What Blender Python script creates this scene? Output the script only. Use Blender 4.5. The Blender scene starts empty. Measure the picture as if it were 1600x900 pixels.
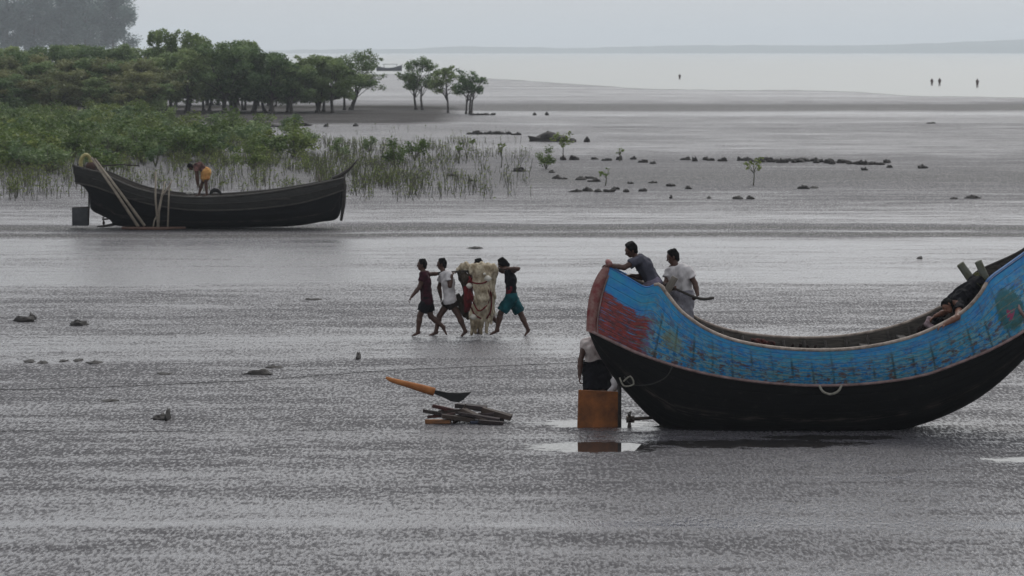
import bpy, math, random
import numpy as np
from mathutils import Vector, Matrix, noise as mnoise
R = math.radians
random.seed(7); rng = np.random.default_rng(7)
S = bpy.context.scene
COL = S.collection

# ---------------------------------------------------------------- camera, sky, sun, exposure
CH = 6.2                      # eye height above the mud
F = 4500.0                    # focal length in pixels of a 1600 px wide frame
PITCH = math.atan(370 / F)
cam = bpy.data.cameras.new('camera'); camo = bpy.data.objects.new('camera', cam); COL.objects.link(camo)
cam.sensor_width = 36; cam.lens = 36 * F / 1600
camo.location = (0, 0, CH); camo.rotation_euler = (R(90) - PITCH, 0, 0)
cam.clip_start = 0.5; cam.clip_end = 20000
cam.dof.use_dof = True; cam.dof.focus_distance = 50; cam.dof.aperture_fstop = 4.0
S.camera = camo

W_ = bpy.data.worlds.new('World'); S.world = W_; W_.use_nodes = True
nt = W_.node_tree; bg = nt.nodes['Background']
sky = nt.nodes.new('ShaderNodeTexSky'); sky.sky_type = 'NISHITA'; sky.sun_disc = False
SUN_EL, SUN_AZ = 48, 20       # overcast: the veiled sun stands beyond the boats, a little right
sky.sun_elevation = R(SUN_EL); sky.sun_rotation = R(SUN_AZ); sky.air_density = 1.6; sky.dust_density = 6; sky.ozone_density = 1
hs = nt.nodes.new('ShaderNodeHueSaturation'); hs.inputs['Saturation'].default_value = 0.25
mx = nt.nodes.new('ShaderNodeMix'); mx.data_type = 'RGBA'; mx.inputs[0].default_value = 0.6
mx.inputs[7].default_value = (6.1, 6.4, 6.75, 1)      # even cloud deck
nt.links.new(sky.outputs[0], hs.inputs['Color']); nt.links.new(hs.outputs[0], mx.inputs[6])
nt.links.new(mx.outputs[2], bg.inputs[0]); bg.inputs[1].default_value = 0.142
sun = bpy.data.lights.new('sun', 'SUN'); suno = bpy.data.objects.new('sun', sun); COL.objects.link(suno)
sun.energy = 0.8; sun.angle = R(16); sun.color = (1, .97, .92)
d = Vector((math.sin(R(SUN_AZ)) * math.cos(R(SUN_EL)), math.cos(R(SUN_AZ)) * math.cos(R(SUN_EL)), math.sin(R(SUN_EL))))
suno.rotation_euler = d.to_track_quat('Z', 'Y').to_euler(); suno.location = (0, 60, 80)
S.view_settings.view_transform = 'Standard'; S.view_settings.look = 'None'
S.view_settings.gamma = 1; S.view_settings.use_curve_mapping = False
S.view_settings.exposure = 0.0
S.cycles.volume_bounces = 1; S.cycles.max_bounces = 8
S.cycles.filter_width = 1.5

# ---------------------------------------------------------------- helpers
def ray(px, py):
    v = Vector(((px - 800) / F, 1, (450 - py) / F))
    c, s = math.cos(-PITCH), math.sin(-PITCH)
    return Vector((v.x, v.y * c - v.z * s, v.y * s + v.z * c))
def W(px, py, Y):
    """point of the place at distance Y that the photo shows at px,py"""
    r = ray(px, py); k = Y / r.y
    return Vector((r.x * k, Y, CH + r.z * k))
def G(px, py, z=0.0):
    r = ray(px, py); k = (z - CH) / r.z
    return Vector((r.x * k, r.y * k, z))
def lin(c):
    if isinstance(c, str): c = [int(c[i:i + 2], 16) / 255 for i in (0, 2, 4)]
    return tuple(x / 12.92 if x <= .04045 else ((x + .055) / 1.055) ** 2.4 for x in c) + (1,)
def smooth(t): t = min(1, max(0, t)); return t * t * (3 - 2 * t)
def wloc(o):
    v = Vector((0, 0, 0))
    while o is not None: v += o.location; o = o.parent
    return v
def tag(o, label=None, cat=None, group=None, kind=None):
    for k, v in (('label', label), ('category', cat), ('group', group), ('kind', kind)):
        if v: o[k] = v
    return o
def empty(name, loc, label, cat, group=None):
    o = bpy.data.objects.new(name, None); COL.objects.link(o); o.location = loc; o.empty_display_size = .2
    return tag(o, label, cat, group)
class MB:
    def __init__(s): s.v = []; s.f = []; s.n = 0; s.uv = []
    def add(s, v, f, uv=None):
        s.v += [tuple(p) for p in v]; s.f += [tuple(i + s.n for i in q) for q in f]; s.n += len(v)
        s.uv += list(uv) if uv is not None else [(0, 0)] * len(v)
    def tube(s, pts, rad, n=8, flat=1.0, cap=True):
        pts = [Vector(p) for p in pts]; m = len(pts)
        if not hasattr(rad, '__len__'): rad = [rad] * m
        V = []; up = None
        for i, p in enumerate(pts):
            t = (pts[min(i + 1, m - 1)] - pts[max(i - 1, 0)]).normalized()
            if up is None: up = Vector((0, 0, 1)) if abs(t.z) < .9 else Vector((0, 1, 0))
            a = t.cross(up).normalized(); b = a.cross(t).normalized(); up = b
            for k in range(n):
                an = 2 * math.pi * k / n
                V.append(p + a * math.cos(an) * rad[i] + b * math.sin(an) * rad[i] * flat)
        Fc = [(i * n + k, i * n + (k + 1) % n, (i + 1) * n + (k + 1) % n, (i + 1) * n + k) for i in range(m - 1) for k in range(n)]
        if cap: Fc += [tuple(range(n))[::-1], tuple((m - 1) * n + k for k in range(n))]
        s.add(V, Fc)
    def box(s, c, size, rot=None, jit=0):
        c = Vector(c); M = rot if rot else Matrix.Identity(3)
        V = []
        for i in (-1, 1):
            for j in (-1, 1):
                for k in (-1, 1):
                    q = Vector((i * size[0] / 2, j * size[1] / 2, k * size[2] / 2))
                    q += Vector((random.uniform(-jit, jit), random.uniform(-jit, jit), random.uniform(-jit, jit)))
                    V.append(c + M @ q)
        s.add(V, [(0, 1, 3, 2), (4, 6, 7, 5), (0, 4, 5, 1), (2, 3, 7, 6), (0, 2, 6, 4), (1, 5, 7, 3)])
    def loft(s, rows, closed=False, uv=True):
        m, n = len(rows), len(rows[0]); V = [p for r in rows for p in r]
        UV = [(j / (n - 1), i / (m - 1)) for i in range(m) for j in range(n)]
        Fc = [(i * n + j, i * n + j + 1, (i + 1) * n + j + 1, (i + 1) * n + j) for i in range(m - 1) for j in range(n - 1)]
        s.add(V, Fc, UV)
    def build(s, name, m, parent=None, loc=None, shade=True, bevel=0, solid=0):
        me = bpy.data.meshes.new(name)
        o = bpy.data.objects.new(name, me); COL.objects.link(o)
        base = Vector((0, 0, 0))
        if parent: o.parent = parent; base = wloc(parent)
        elif loc is not None: o.location = loc; base = Vector(loc)
        me.from_pydata([(p[0] - base.x, p[1] - base.y, p[2] - base.z) for p in s.v], [], s.f)
        uvl = me.uv_layers.new(name='UVMap')
        vi = np.empty(len(me.loops), 'i'); me.loops.foreach_get('vertex_index', vi)
        uvl.data.foreach_set('uv', np.array(s.uv, 'f')[vi].ravel())
        me.validate(); me.update()
        if shade: me.polygons.foreach_set('use_smooth', [True] * len(me.polygons))
        me.materials.append(m)
        if bevel:
            b = o.modifiers.new('bevel', 'BEVEL'); b.width = bevel; b.segments = 2
        if solid:
            b = o.modifiers.new('solid', 'SOLIDIFY'); b.thickness = solid; b.offset = -1
        return o
def cr(pts, n, closed=False):
    """Catmull-Rom resample by chord length"""
    P = [Vector(p) for p in pts]; d = [0]
    for a, b in zip(P, P[1:]): d.append(d[-1] + (b - a).length)
    out = []; j = 0
    for i in range(n):
        t = d[-1] * i / (n - 1)
        while j < len(P) - 2 and t > d[j + 1]: j += 1
        u = (t - d[j]) / max(1e-9, d[j + 1] - d[j])
        p1, p2 = P[j], P[j + 1]; h = d[j + 1] - d[j]
        m1 = (p2 - P[j - 1]) / (d[j + 1] - d[j - 1]) * h if j > 0 else (p2 - p1)
        m2 = (P[j + 2] - p1) / (d[j + 2] - d[j]) * h if j + 2 < len(P) else (p2 - p1)
        out.append(p1 * (2 * u**3 - 3 * u**2 + 1) + m1 * (u**3 - 2 * u**2 + u) + p2 * (-2 * u**3 + 3 * u**2) + m2 * (u**3 - u**2))
    return out

# ---------------------------------------------------------------- node helpers / materials
class NT:
    def __init__(s, name):
        s.m = bpy.data.materials.new(name); s.m.use_nodes = True; s.t = s.m.node_tree
        s.b = s.t.nodes['Principled BSDF']
    def n(s, typ, **kw):
        nd = s.t.nodes.new(typ)
        for k, v in kw.items(): setattr(nd, k, v)
        return nd
    def l(s, a, b): s.t.links.new(a, b)
    def put(s, v, sock):
        if hasattr(v, 'is_linked'): s.l(v, sock)
        else: sock.default_value = v
    def math(s, op, a, b=0.0, c=None):
        nd = s.n('ShaderNodeMath', operation=op); s.put(a, nd.inputs[0]); s.put(b, nd.inputs[1])
        if c is not None: s.put(c, nd.inputs[2])
        return nd.outputs[0]
    def noise(s, vec, scale, detail=4, rough=.55, dist=0):
        nd = s.n('ShaderNodeTexNoise'); s.put(vec, nd.inputs['Vector']) if vec is not None else None
        nd.inputs['Scale'].default_value = scale; nd.inputs['Detail'].default_value = detail
        nd.inputs['Roughness'].default_value = rough; nd.inputs['Distortion'].default_value = dist
        return nd.outputs[0]
    def map(s, vec, scale=(1, 1, 1), loc=(0, 0, 0)):
        nd = s.n('ShaderNodeMapping'); s.l(vec, nd.inputs[0]); nd.inputs['Scale'].default_value = scale; nd.inputs['Location'].default_value = loc
        return nd.outputs[0]
    def ramp(s, fac, stops, interp='LINEAR'):
        nd = s.n('ShaderNodeValToRGB'); e = nd.color_ramp.elements; nd.color_ramp.interpolation = interp
        while len(e) < len(stops): e.new(0.5)
        for el, (p, c) in zip(e, stops): el.position = p; el.color = c if hasattr(c, '__len__') else (c, c, c, 1)
        s.put(fac, nd.inputs[0]); return nd.outputs[0]
    def mix(s, f, a, b, blend='MIX'):
        nd = s.n('ShaderNodeMix', data_type='RGBA', blend_type=blend); s.put(f, nd.inputs[0]); s.put(a, nd.inputs[6]); s.put(b, nd.inputs[7])
        return nd.outputs[2]
    def rng(s, v, a, b, c=0., d=1., cl=True):
        nd = s.n('ShaderNodeMapRange', clamp=cl); s.put(v, nd.inputs[0])
        for i, x in enumerate((a, b, c, d)): s.put(x, nd.inputs[i + 1])
        return nd.outputs[0]
    def bump(s, h, strength, dist=1.0, nrm=None):
        nd = s.n('ShaderNodeBump'); s.put(h, nd.inputs['Height']); nd.inputs['Strength'].default_value = strength
        nd.inputs['Distance'].default_value = dist
        if nrm is not None: s.l(nrm, nd.inputs['Normal'])
        return nd.outputs[0]
    def coord(s, k='Object'): return s.n('ShaderNodeTexCoord').outputs[k]
def mat(name, c, rough=.7, c2=None, scale=6, bump=.3, bscale=None, spec=.4, stretch=(1, 1, 1), metal=0, bdist=.02):
    n = NT(name); co = n.map(n.coord(), stretch); c = lin(c) if isinstance(c, str) else c
    c2 = (lin(c2) if isinstance(c2, str) else c2) if c2 else tuple(x * .55 for x in c[:3]) + (1,)
    f = n.noise(co, scale, 6, .65); f = n.rng(f, .32, .68)
    n.put(n.mix(f, c, c2), n.b.inputs['Base Color']); n.b.inputs['Roughness'].default_value = rough
    n.b.inputs['Specular IOR Level'].default_value = spec; n.b.inputs['Metallic'].default_value = metal
    if bump: n.l(n.bump(n.noise(co, bscale or scale * 4, 5), bump, bdist), n.b.inputs['Normal'])
    return n.m

# ---------------------------------------------------------------- ground
def gz(x, y):
    """height of the mudflat: a low bank under the mangroves and a higher marsh behind the far boat"""
    if y < 90: return 0.0
    edge = smooth((x_edge(y) - x) / 10)
    return 0.28 * edge * smooth((y - 236) / 18) * (1 - smooth((y - 300) / 40))
def x_edge(y): return (770 - 800) / F * y
def build_ground():
    ys = [14.0]
    while ys[-1] < 120: ys.append(ys[-1] * 1.012)
    while ys[-1] < 9000: ys.append(ys[-1] * 1.02)
    us = np.linspace(-1, 1, 161)
    rows = []
    for y in ys:
        hw = .6 * y + 25 if y < 3400 else 2065
        rows.append([(u * hw, y, gz(u * hw, y)) for u in us])
    mb = MB(); mb.loft(rows)
    n = NT('wet_mud'); g = n.n('ShaderNodeNewGeometry').outputs['Position']
    sp = n.n('ShaderNodeSeparateXYZ'); n.l(g, sp.inputs[0]); X, Y = sp.outputs[0], sp.outputs[1]
    # r: monotone function of the distance out over the flat (0 near .. 1 far)
    wob = n.math('SUBTRACT', n.noise(n.map(g, (.035, .10, 1)), 1, 3), .5)
    inv = n.math('DIVIDE', 27900., Y)                                  # 80+inv = row of the strip
    row = n.math('ADD', inv, n.math('MULTIPLY', wob, n.math('MULTIPLY', inv, .085)))
    row = n.math('DIVIDE', row, 900.)
    stops = [(30, .55), (72, .62), (80, .42), (84, .0), (91, .02), (96, .9), (101, .45), (160, .42), (172, .16), (200, .08), (232, .32), (248, .6),
             (262, .72), (269, .6), (272, .0), (278, .02), (280.5, .75), (283, .05), (288, .0), (293, .5), (300, .9), (330, .78), (355, .95), (372, .45), (430, .36),
             (462, .72), (478, .6), (486, .36), (735, .5), (750, .88), (757, .42), (820, .5)]
    wet = n.ramp(row, [(p / 900, v) for p, v in stops])
    # strip edges broken up by long shallow pools and runnels
    s1 = n.noise(n.map(g, (.16, .75, 1)), 1, 5, .6); s2 = n.noise(n.map(g, (.6, 2.2, 1)), 1, 5, .62)
    s3 = n.noise(n.map(g, (.012, .05, 1)), 1, 4, .6)
    w = n.math('ADD', wet, n.math('MULTIPLY', n.math('SUBTRACT', s1, .5), 1.3))
    w = n.math('ADD', w, n.math('MULTIPLY', n.math('SUBTRACT', s2, .5), 1.3))
    w = n.math('ADD', w, n.math('MULTIPLY', n.math('SUBTRACT', s3, .5), .9))
    # the hollow the big boat has settled into stays full of water
    hx = n.math('MULTIPLY', n.rng(X, .2, 1.6), n.rng(X, 6.6, 5.2)); hy = n.math('MULTIPLY', n.rng(Y, 44.6, 45.6), n.rng(Y, 48.4, 47.6))
    hol = n.math('MULTIPLY', n.math('MULTIPLY', hx, hy), n.rng(s2, .36, .6))
    wetc = n.math('MAXIMUM', n.rng(w, .22, .95), hol)
    f1 = n.noise(n.map(g, (18, 4.6, 1)), 1, 3, .6); f2 = n.noise(n.map(g, (4.2, 1.5, 1)), 1, 5, .75)
    f3 = n.noise(n.map(g, (25, 7, 1)), 1, 2, .6)
    fl = n.math('ADD', n.math('MULTIPLY', f1, .50), n.math('ADD', n.math('MULTIPLY', f2, .22), n.math('MULTIPLY', f3, .28)))
    fl2 = n.math('SUBTRACT', fl, n.math('MULTIPLY', n.math('SUBTRACT', wetc, .35), .10))
    fl2 = n.math('ADD', fl2, n.math('MULTIPLY', n.math('SUBTRACT', s2, .5), .10))
    def pool(x0, x1, y0, y1, amp=.9):
        a, b = G((x0 + x1) / 2, y1), G((x0 + x1) / 2, y0); xa, xb = G(x0, (y0 + y1) / 2).x, G(x1, (y0 + y1) / 2).x
        u = n.math('DIVIDE', n.math('SUBTRACT', X, (xa + xb) / 2), (xb - xa) / 2); v = n.math('DIVIDE', n.math('SUBTRACT', Y, (a.y + b.y) / 2), (b.y - a.y) / 2)
        d = n.math('ADD', n.math('POWER', n.math('ABSOLUTE', u), 2.), n.math('POWER', n.math('ABSOLUTE', v), 2.))
        return n.rng(n.math('ADD', d, n.math('MULTIPLY', n.math('SUBTRACT', pn, .5), amp * 4.)), 1.15, .85)
    pn = n.noise(n.map(g, (2.6, 5.5, 1)), 1, 6, .72)
    pm = pool(838, 1012, 655, 669, 1.3)
    for q in ((828, 1034, 690, 707, 1.1), (1000, 1345, 687, 700, 1.5), (1532, 1720, 714, 723, 1.3), (1180, 1420, 680, 687, 1.6)): pm = n.math('MAXIMUM', pm, pool(*q))
    fleck = n.math('MULTIPLY', n.rng(fl2, .455, .538), n.rng(hol, .2, .8, 1, .25))   # 1: crumbled lump of mud, 0: film of water between lumps
    base = n.mix(n.noise(n.map(g, (3, 3, 1)), 1, 6, .65), lin('48464a'), lin('646166'))
    base = n.mix(n.math('MULTIPLY', fleck, .6), base, lin('333234'))
    dry = n.math('MULTIPLY', n.rng(sp.outputs[2], .03, .16), .9)          # the bank the mangroves stand on has drained
    base = n.mix(dry, base, lin('2f2b29'))
    base = n.mix(n.rng(wet, .16, .04, 0, .5), base, lin('34332b'))
    base = n.mix(pm, base, lin('2d2b2b')); n.put(base, n.b.inputs['Base Color'])
    rr = n.math('ADD', n.rng(wetc, 0, 1, .31, .13), n.math('MULTIPLY', fleck, n.rng(wetc, 0, 1, .42, .25)))
    rr = n.math('ADD', rr, n.math('MULTIPLY', dry, .5)); n.put(n.math('ADD', n.math('MULTIPLY', rr, n.math('SUBTRACT', 1., pm)), .015), n.b.inputs['Roughness'])
    n.b.inputs['IOR'].default_value = 1.37; n.put(n.math('MULTIPLY', n.rng(fleck, 0, 1, .75, .34), n.rng(dry, 0, .9, 1, .35)), n.b.inputs['Specular IOR Level'])
    b1 = n.bump(n.noise(n.map(g, (10, 7, 1)), 1, 7, .72), .8, .05)
    n.l(n.math('MULTIPLY', n.rng(fleck, 0, 1, .12, .8), n.rng(wetc, 0, 1, 1, .5)), b1.node.inputs['Strength'])
    b2 = n.bump(fl, .6, .25, b1)
    n.l(n.rng(wetc, 0, 1, .8, .25), b2.node.inputs['Strength'])
    b2.node.inputs['Distance'].default_value = .25
    b3 = n.bump(n.noise(n.map(g, (1.3, 2.2, 1)), 1, 3, .6), .25, .05, b2)
    tn = n.n('ShaderNodeMix', data_type='VECTOR'); n.put(pm, tn.inputs[0]); n.l(b3, tn.inputs[4]); n.l(n.n('ShaderNodeNewGeometry').outputs['Normal'], tn.inputs[5])
    n.l(tn.outputs[1], n.b.inputs['Normal'])
    o = mb.build('mudflat', n.m); tag(o, 'grey wet tidal mudflat reaching out to the water', 'ground', kind='structure')
build_ground()

def flat_poly(name, pts, m, z, **kw):
    mb = MB(); mb.add([(p.x, p.y, z) for p in pts], [tuple(range(len(pts)))]); o = mb.build(name, m, shade=False); tag(o, **kw); return o
def water_mat(name, bs, strength, rough, col='30363a', stretch=(1, 1, 1)):
    n = NT(name); g = n.n('ShaderNodeNewGeometry').outputs['Position']
    n.b.inputs['Base Color'].default_value = lin(col); n.b.inputs['Roughness'].default_value = rough; n.b.inputs['IOR'].default_value = 1.33
    n.l(n.bump(n.noise(n.map(g, stretch), bs, 4), strength, .05), n.b.inputs['Normal'])
    return n.m
shore = [(-60, 110), (300, 112), (400, 113), (560, 115), (650, 117), (754, 122.5), (875, 130), (990, 138), (1100, 141), (1300, 142.5), (1425, 150), (1600, 153), (1750, 158)]
pts = []
fine = cr([(a, b, 0) for a, b in shore], 90)
for p in fine:
    q = G(p.x, p.y + .35 * math.sin(p.x * .045) + .3 * math.sin(p.x * .13)); pts.append(q)
pts = [Vector((-2050, pts[0].y * 1.02, 0))] + pts + [Vector((500, 330, 0)), Vector((2050, 330, 0)), Vector((2050, 8300, 0)), Vector((-2050, 8300, 0))]
pts.reverse()
tag(flat_poly('sea', pts, water_mat('sea_water', .8, .55, .28, '7d807d', (.4, 1, 1)), .03), 'calm pale grey water beyond the mudflat', 'sea', kind='structure')

# far shore: a long low land with an uneven wooded skyline
def far_shore():
    top = [(-400, 79), (400, 79), (520, 77), (640, 76.5), (700, 73), (800, 73.5), (900, 75), (980, 73), (1060, 71), (1200, 70.5), (1330, 71), (1440, 68), (1540, 64), (1650, 60), (2000, 58)]
    c = cr([(a, b, 0) for a, b in top], 500); YF = 8200; rows = [[], [], [], [], []]
    for i, p in enumerate(c):
        nz = mnoise.noise(Vector((i * .13, 0, 0))) * .9 + mnoise.noise(Vector((i * .9, 3, 0))) * .4
        t = W(p.x, p.y + nz, YF); t.z = max(t.z, .4)
        rows[0].append((t.x * .99, YF - 60, -.2)); rows[1].append((t.x * .992, YF - 30, t.z * .55)); rows[2].append((t.x, YF, t.z))
        rows[3].append((t.x * 1.02, YF + 120, t.z * .98)); rows[4].append((t.x * 1.04, YF + 300, -.2))
    mb = MB(); mb.loft(rows)
    o = mb.build('far_shore', mat('far_woods', '3a4436', .9, '4d5446', .01, 0)); tag(o, 'low wooded land across the water fading into haze', 'land', kind='structure')
far_shore()

# air
hz = MB(); hz.box((0, 4560, 36.5), (4400, 9200, 75.1))
n = NT('air'); t = n.t; t.nodes.remove(n.b); pv = t.nodes.new('ShaderNodeVolumePrincipled')
HAZE = 0.00019
pv.inputs['Color'].default_value = (.89, .945, 1.0, 1); pv.inputs['Density'].default_value = HAZE; pv.inputs['Anisotropy'].default_value = .0
t.links.new(pv.outputs[0], [x for x in t.nodes if x.type == 'OUTPUT_MATERIAL'][0].inputs['Volume'])
ho = hz.build('haze', n.m, shade=False); tag(ho, 'pale grey haze filling the air over the flats', 'haze', kind='stuff')
# ---------------------------------------------------------------- vegetation
def leaf_mat(name, c1, c2, c3, scale=.6):
    n = NT(name); ge = n.n('ShaderNodeNewGeometry'); oi = n.n('ShaderNodeObjectInfo')
    f = n.math('ADD', n.math('MULTIPLY', ge.outputs['Random Per Island'], .45), n.math('MULTIPLY', n.rng(n.noise(n.coord(), scale, 3), .3, .7), .55))
    c = n.ramp(f, [(0, lin(c1)), (.5, lin(c2)), (1, lin(c3))])
    h = n.n('ShaderNodeHueSaturation'); n.l(c, h.inputs['Color'])
    n.l(n.rng(oi.outputs['Random'], 0, 1, .475, .52), h.inputs['Hue']); n.l(n.rng(oi.outputs['Random'], 0, 1, 1.25, .7), h.inputs['Value'])
    n.l(h.outputs[0], n.b.inputs['Base Color']); n.b.inputs['Roughness'].default_value = .6; n.b.inputs['Specular IOR Level'].default_value = .25
    tr = n.n('ShaderNodeBsdfTranslucent'); n.l(h.outputs[0], tr.inputs[0]); ms = n.n('ShaderNodeMixShader'); ms.inputs[0].default_value = .3
    out = [x for x in n.t.nodes if x.type == 'OUTPUT_MATERIAL'][0]
    n.l(n.b.outputs[0], ms.inputs[1]); n.l(tr.outputs[0], ms.inputs[2]); n.l(ms.outputs[0], out.inputs['Surface'])
    return n.m
M_LEAF = leaf_mat('mangrove_leaves', '404f30', '62774b', '8c9c66')
M_OLIVE = leaf_mat('dry_leaves', '464d2e', '666c48', '858a5c')
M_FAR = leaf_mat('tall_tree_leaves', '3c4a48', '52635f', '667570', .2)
M_YOUNG = leaf_mat('young_leaves', '3f4d24', '596c33', '82914c', 1.2)
M_BARK = mat('bark', '2e2a27', .85, '453f3a', 3)
M_STEM = mat('stems', '45443a', .85, '5d5b4c', 3)

def leaves(mb, centres, radii, n, size, squash=.75, shell=.55):
    """small leaf sprays spread through the outer part of each clump"""
    C = np.array(centres); Rr = np.array(radii); w = Rr**2; k = rng.choice(len(C), n, p=w / w.sum())
    v = rng.normal(size=(n, 3)); v /= np.linalg.norm(v, axis=1)[:, None]
    rad = shell + (1 - shell) * rng.random(n)**.6; rad *= 1 + .12 * rng.normal(size=n)
    P = C[k] + v * (Rr[k] * rad)[:, None] * np.array([1, 1, squash])
    a = rng.normal(size=(n, 3)); a[:, 2] *= .5; a /= np.linalg.norm(a, axis=1)[:, None]
    b = np.cross(a, rng.normal(size=(n, 3))); b /= np.linalg.norm(b, axis=1)[:, None]
    s = size * (.55 + .9 * rng.random(n))[:, None]
    V = np.stack([P - a * s, P + b * s * .55, P + a * s, P - b * s * .55], 1).reshape(-1, 3)
    mb.add([tuple(x) for x in V], [(4 * i, 4 * i + 1, 4 * i + 2, 4 * i + 3) for i in range(n)])

def tree_meshes(kind, h, wdt, lean=0, nleaf=2600, size=.16, seed=0, trunk0=.28, airy=0.):
    random.seed(seed); st = MB(); cr_ = MB()
    cen, rad = [], []; nst = random.choice([1, 2, 2, 3]) if kind == 'mangrove' else 1
    for s_ in range(nst):
        a = random.uniform(0, 6.28); o = Vector((math.cos(a), math.sin(a), 0)) * (.16 * nst)
        top = Vector((lean * .5 + math.cos(a) * wdt * .14, math.sin(a) * wdt * .14, h * random.uniform(.42, .55)))
        mid = (o + top) / 2 + Vector((random.uniform(-.25, .25), random.uniform(-.2, .2), 0)) * h * .1
        st.tube(cr([o - Vector((0, 0, .1)), mid * .5 + o * .5, mid, top], 8), list(np.linspace(.045, .022, 8) * h * .55), 7)
        st.tube([o - Vector((0, 0, .1)), o + Vector((0, 0, h * .05))], [h * .04, h * .026], 7)
        for _ in range(int(15 / nst) + 4):
            b = random.uniform(0, 6.28); zt = random.uniform(trunk0 + .12, .93); pr = math.sqrt(max(.05, 1 - ((zt - .58) / .42)**2))
            rr = wdt * .44 * pr * random.uniform(.3, 1.0); z = h * zt
            tip = Vector((math.cos(b) * rr + lean * zt, math.sin(b) * rr, z))
            t0 = o.lerp(top, random.uniform(.4, 1) if zt > .45 else .45); m1 = t0.lerp(tip, .5) + Vector((0, 0, h * random.uniform(-.05, .03)))
            st.tube(cr([t0, m1, tip], 5), list(np.linspace(.016, .005, 5) * h * .5), 5)
            r = wdt * random.uniform(.09, .15); cen.append(tip); rad.append(r)
            for q in range(random.choice([1, 2, 3])):
                t2 = tip + Vector((random.uniform(-1, 1), random.uniform(-1, 1), random.uniform(-.5, .6))) * r * 1.3
                cen.append(t2); rad.append(r * random.uniform(.4, .75))
                st.tube([m1.lerp(tip, .6), t2], [.006 * h * .5, .0025 * h], 4)
    cen.append(Vector((lean, 0, h * .9))); rad.append(wdt * .14)
    leaves(cr_, cen, rad, nleaf, size, .7, .15 if airy else .3)
    return st, cr_
def columnar_meshes(h, wdt, seed):
    random.seed(seed); st = MB(); c = MB(); cen, rad = [], []
    st.tube(cr([(0, 0, -.2), (random.uniform(-.3, .3), 0, h * .4), (0, 0, h)], 10), list(np.linspace(.26, .05, 10)), 7)
    n = 34
    for i in range(n):
        t = i / (n - 1); z = h * (.2 + .8 * t); prof = (.55 + .45 * math.sin(math.pi * min(1, t * 1.1 + .1))) * (1 - t**4 * .7)
        a = random.uniform(0, 6.28); rr = wdt * .38 * prof * random.uniform(.3, 1.1)
        tip = Vector((math.cos(a) * rr, math.sin(a) * rr, z)); cen.append(tip); rad.append(wdt * .3 * prof * random.uniform(.6, 1.1))
        st.tube([(0, 0, z - rr * .6), tip], [.06, .02], 4)
    leaves(c, cen, rad, 5200, .30, 1.25, .2)
    return st, c
def link_tree(st, cr_, name, leafm, barkm, label, cat, group):
    root = empty(name, (0, 0, 0), label, cat, group)
    st.build('trunk' if cat == 'tree' else 'stem', barkm, root); c = cr_.build('crown' if cat == 'tree' else 'foliage', leafm, root, shade=False)
    return root
def dup(root, loc, rz=0, sc=(1, 1, 1), label=None, group=None, leafm=None):
    r = root.copy(); COL.objects.link(r); r.location = loc; r.rotation_euler = (0, 0, rz); r.scale = sc
    if label: r['label'] = label
    if group: r['group'] = group
    for ch in list(root.children):
        c = ch.copy(); COL.objects.link(c); c.parent = r
        if leafm and ch.name.split('.')[0] in ('crown', 'foliage'):
            c.data = c.data if ch.data.materials[0] == leafm else c.data.copy(); c.data.materials[0] = leafm
        for g in ch.children:
            e = g.copy(); COL.objects.link(e); e.parent = c
    return r
def remove(root):
    for ch in list(root.children): bpy.data.objects.remove(ch)
    bpy.data.objects.remove(root)

protoM = [link_tree(*tree_meshes('mangrove', 6, w, 0, 9500, .115, 20 + i, .10), 'mangrove_tree', M_LEAF, M_BARK, 'x', 'tree', 'x')
          for i, w in enumerate((5.5, 6.4, 5.8, 7.0, 5.2))]
protoO = [link_tree(*tree_meshes('mangrove', 6, w, 0, 8500, .115, 40 + i, .12), 'mangrove_tree', M_OLIVE, M_BARK, 'x', 'tree', 'x')
          for i, w in enumerate((6.2, 5.6, 6.8))]
GT = 'mangrove trees of the thicket on the left bank'
def put_tree(px, base, top, protos, k, wsc, label, group=None, rz=None):
    p = G(px, base, .28 if base < 181 and px < 770 else 0); s = F / p.y; h = (base - top) / s
    q = dup(protos[k % len(protos)], (p.x, p.y, gz(p.x, p.y)), random.uniform(0, 6.28) if rz is None else rz, (wsc * h / 6,) * 2 + (h / 5.5,), label, group)
    return q
random.seed(5)
ORD = ['nearest'] + [w + ' counting' for w in 'second third fourth fifth sixth seventh eighth ninth tenth eleventh twelfth thirteenth fourteenth fifteenth sixteenth seventeenth eighteenth nineteenth twentieth'.split()]
# front rank on the dark bank: trunks in the open under a joined canopy
front = [(262, 174, 88), (290, 176, 84), (322, 173, 96), (347, 176, 78), (372, 174, 74), (392, 176, 86), (418, 174, 92), (428, 177, 90), (447, 175, 102), (462, 177, 108), (492, 176, 92), (503, 174, 94), (521, 176, 98)]
for i, (x, b, t) in enumerate(front):
    put_tree(x, b, t, protoM, i, 1.2, 'bare trunked green mangrove in the front rank, %s from the leaning tree' % ORD[len(front) - 1 - i], GT)
# back rank
for i in range(26):
    x = -30 + i * 18.5 + random.uniform(-6, 6); t = 84 - 8 * math.exp(-((x - 120) / 90)**2) + (12 if x > 410 else 0) + random.uniform(-4, 6)
    put_tree(x, 163 + random.uniform(-3, 3), t, protoM, i + 2, 1.15, 'rear mangrove of the thicket, only its top showing, ' + ('%s from the left edge' % ORD[i] if i < 13 else '%s from its right end' % ORD[25 - i]), GT)
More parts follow.
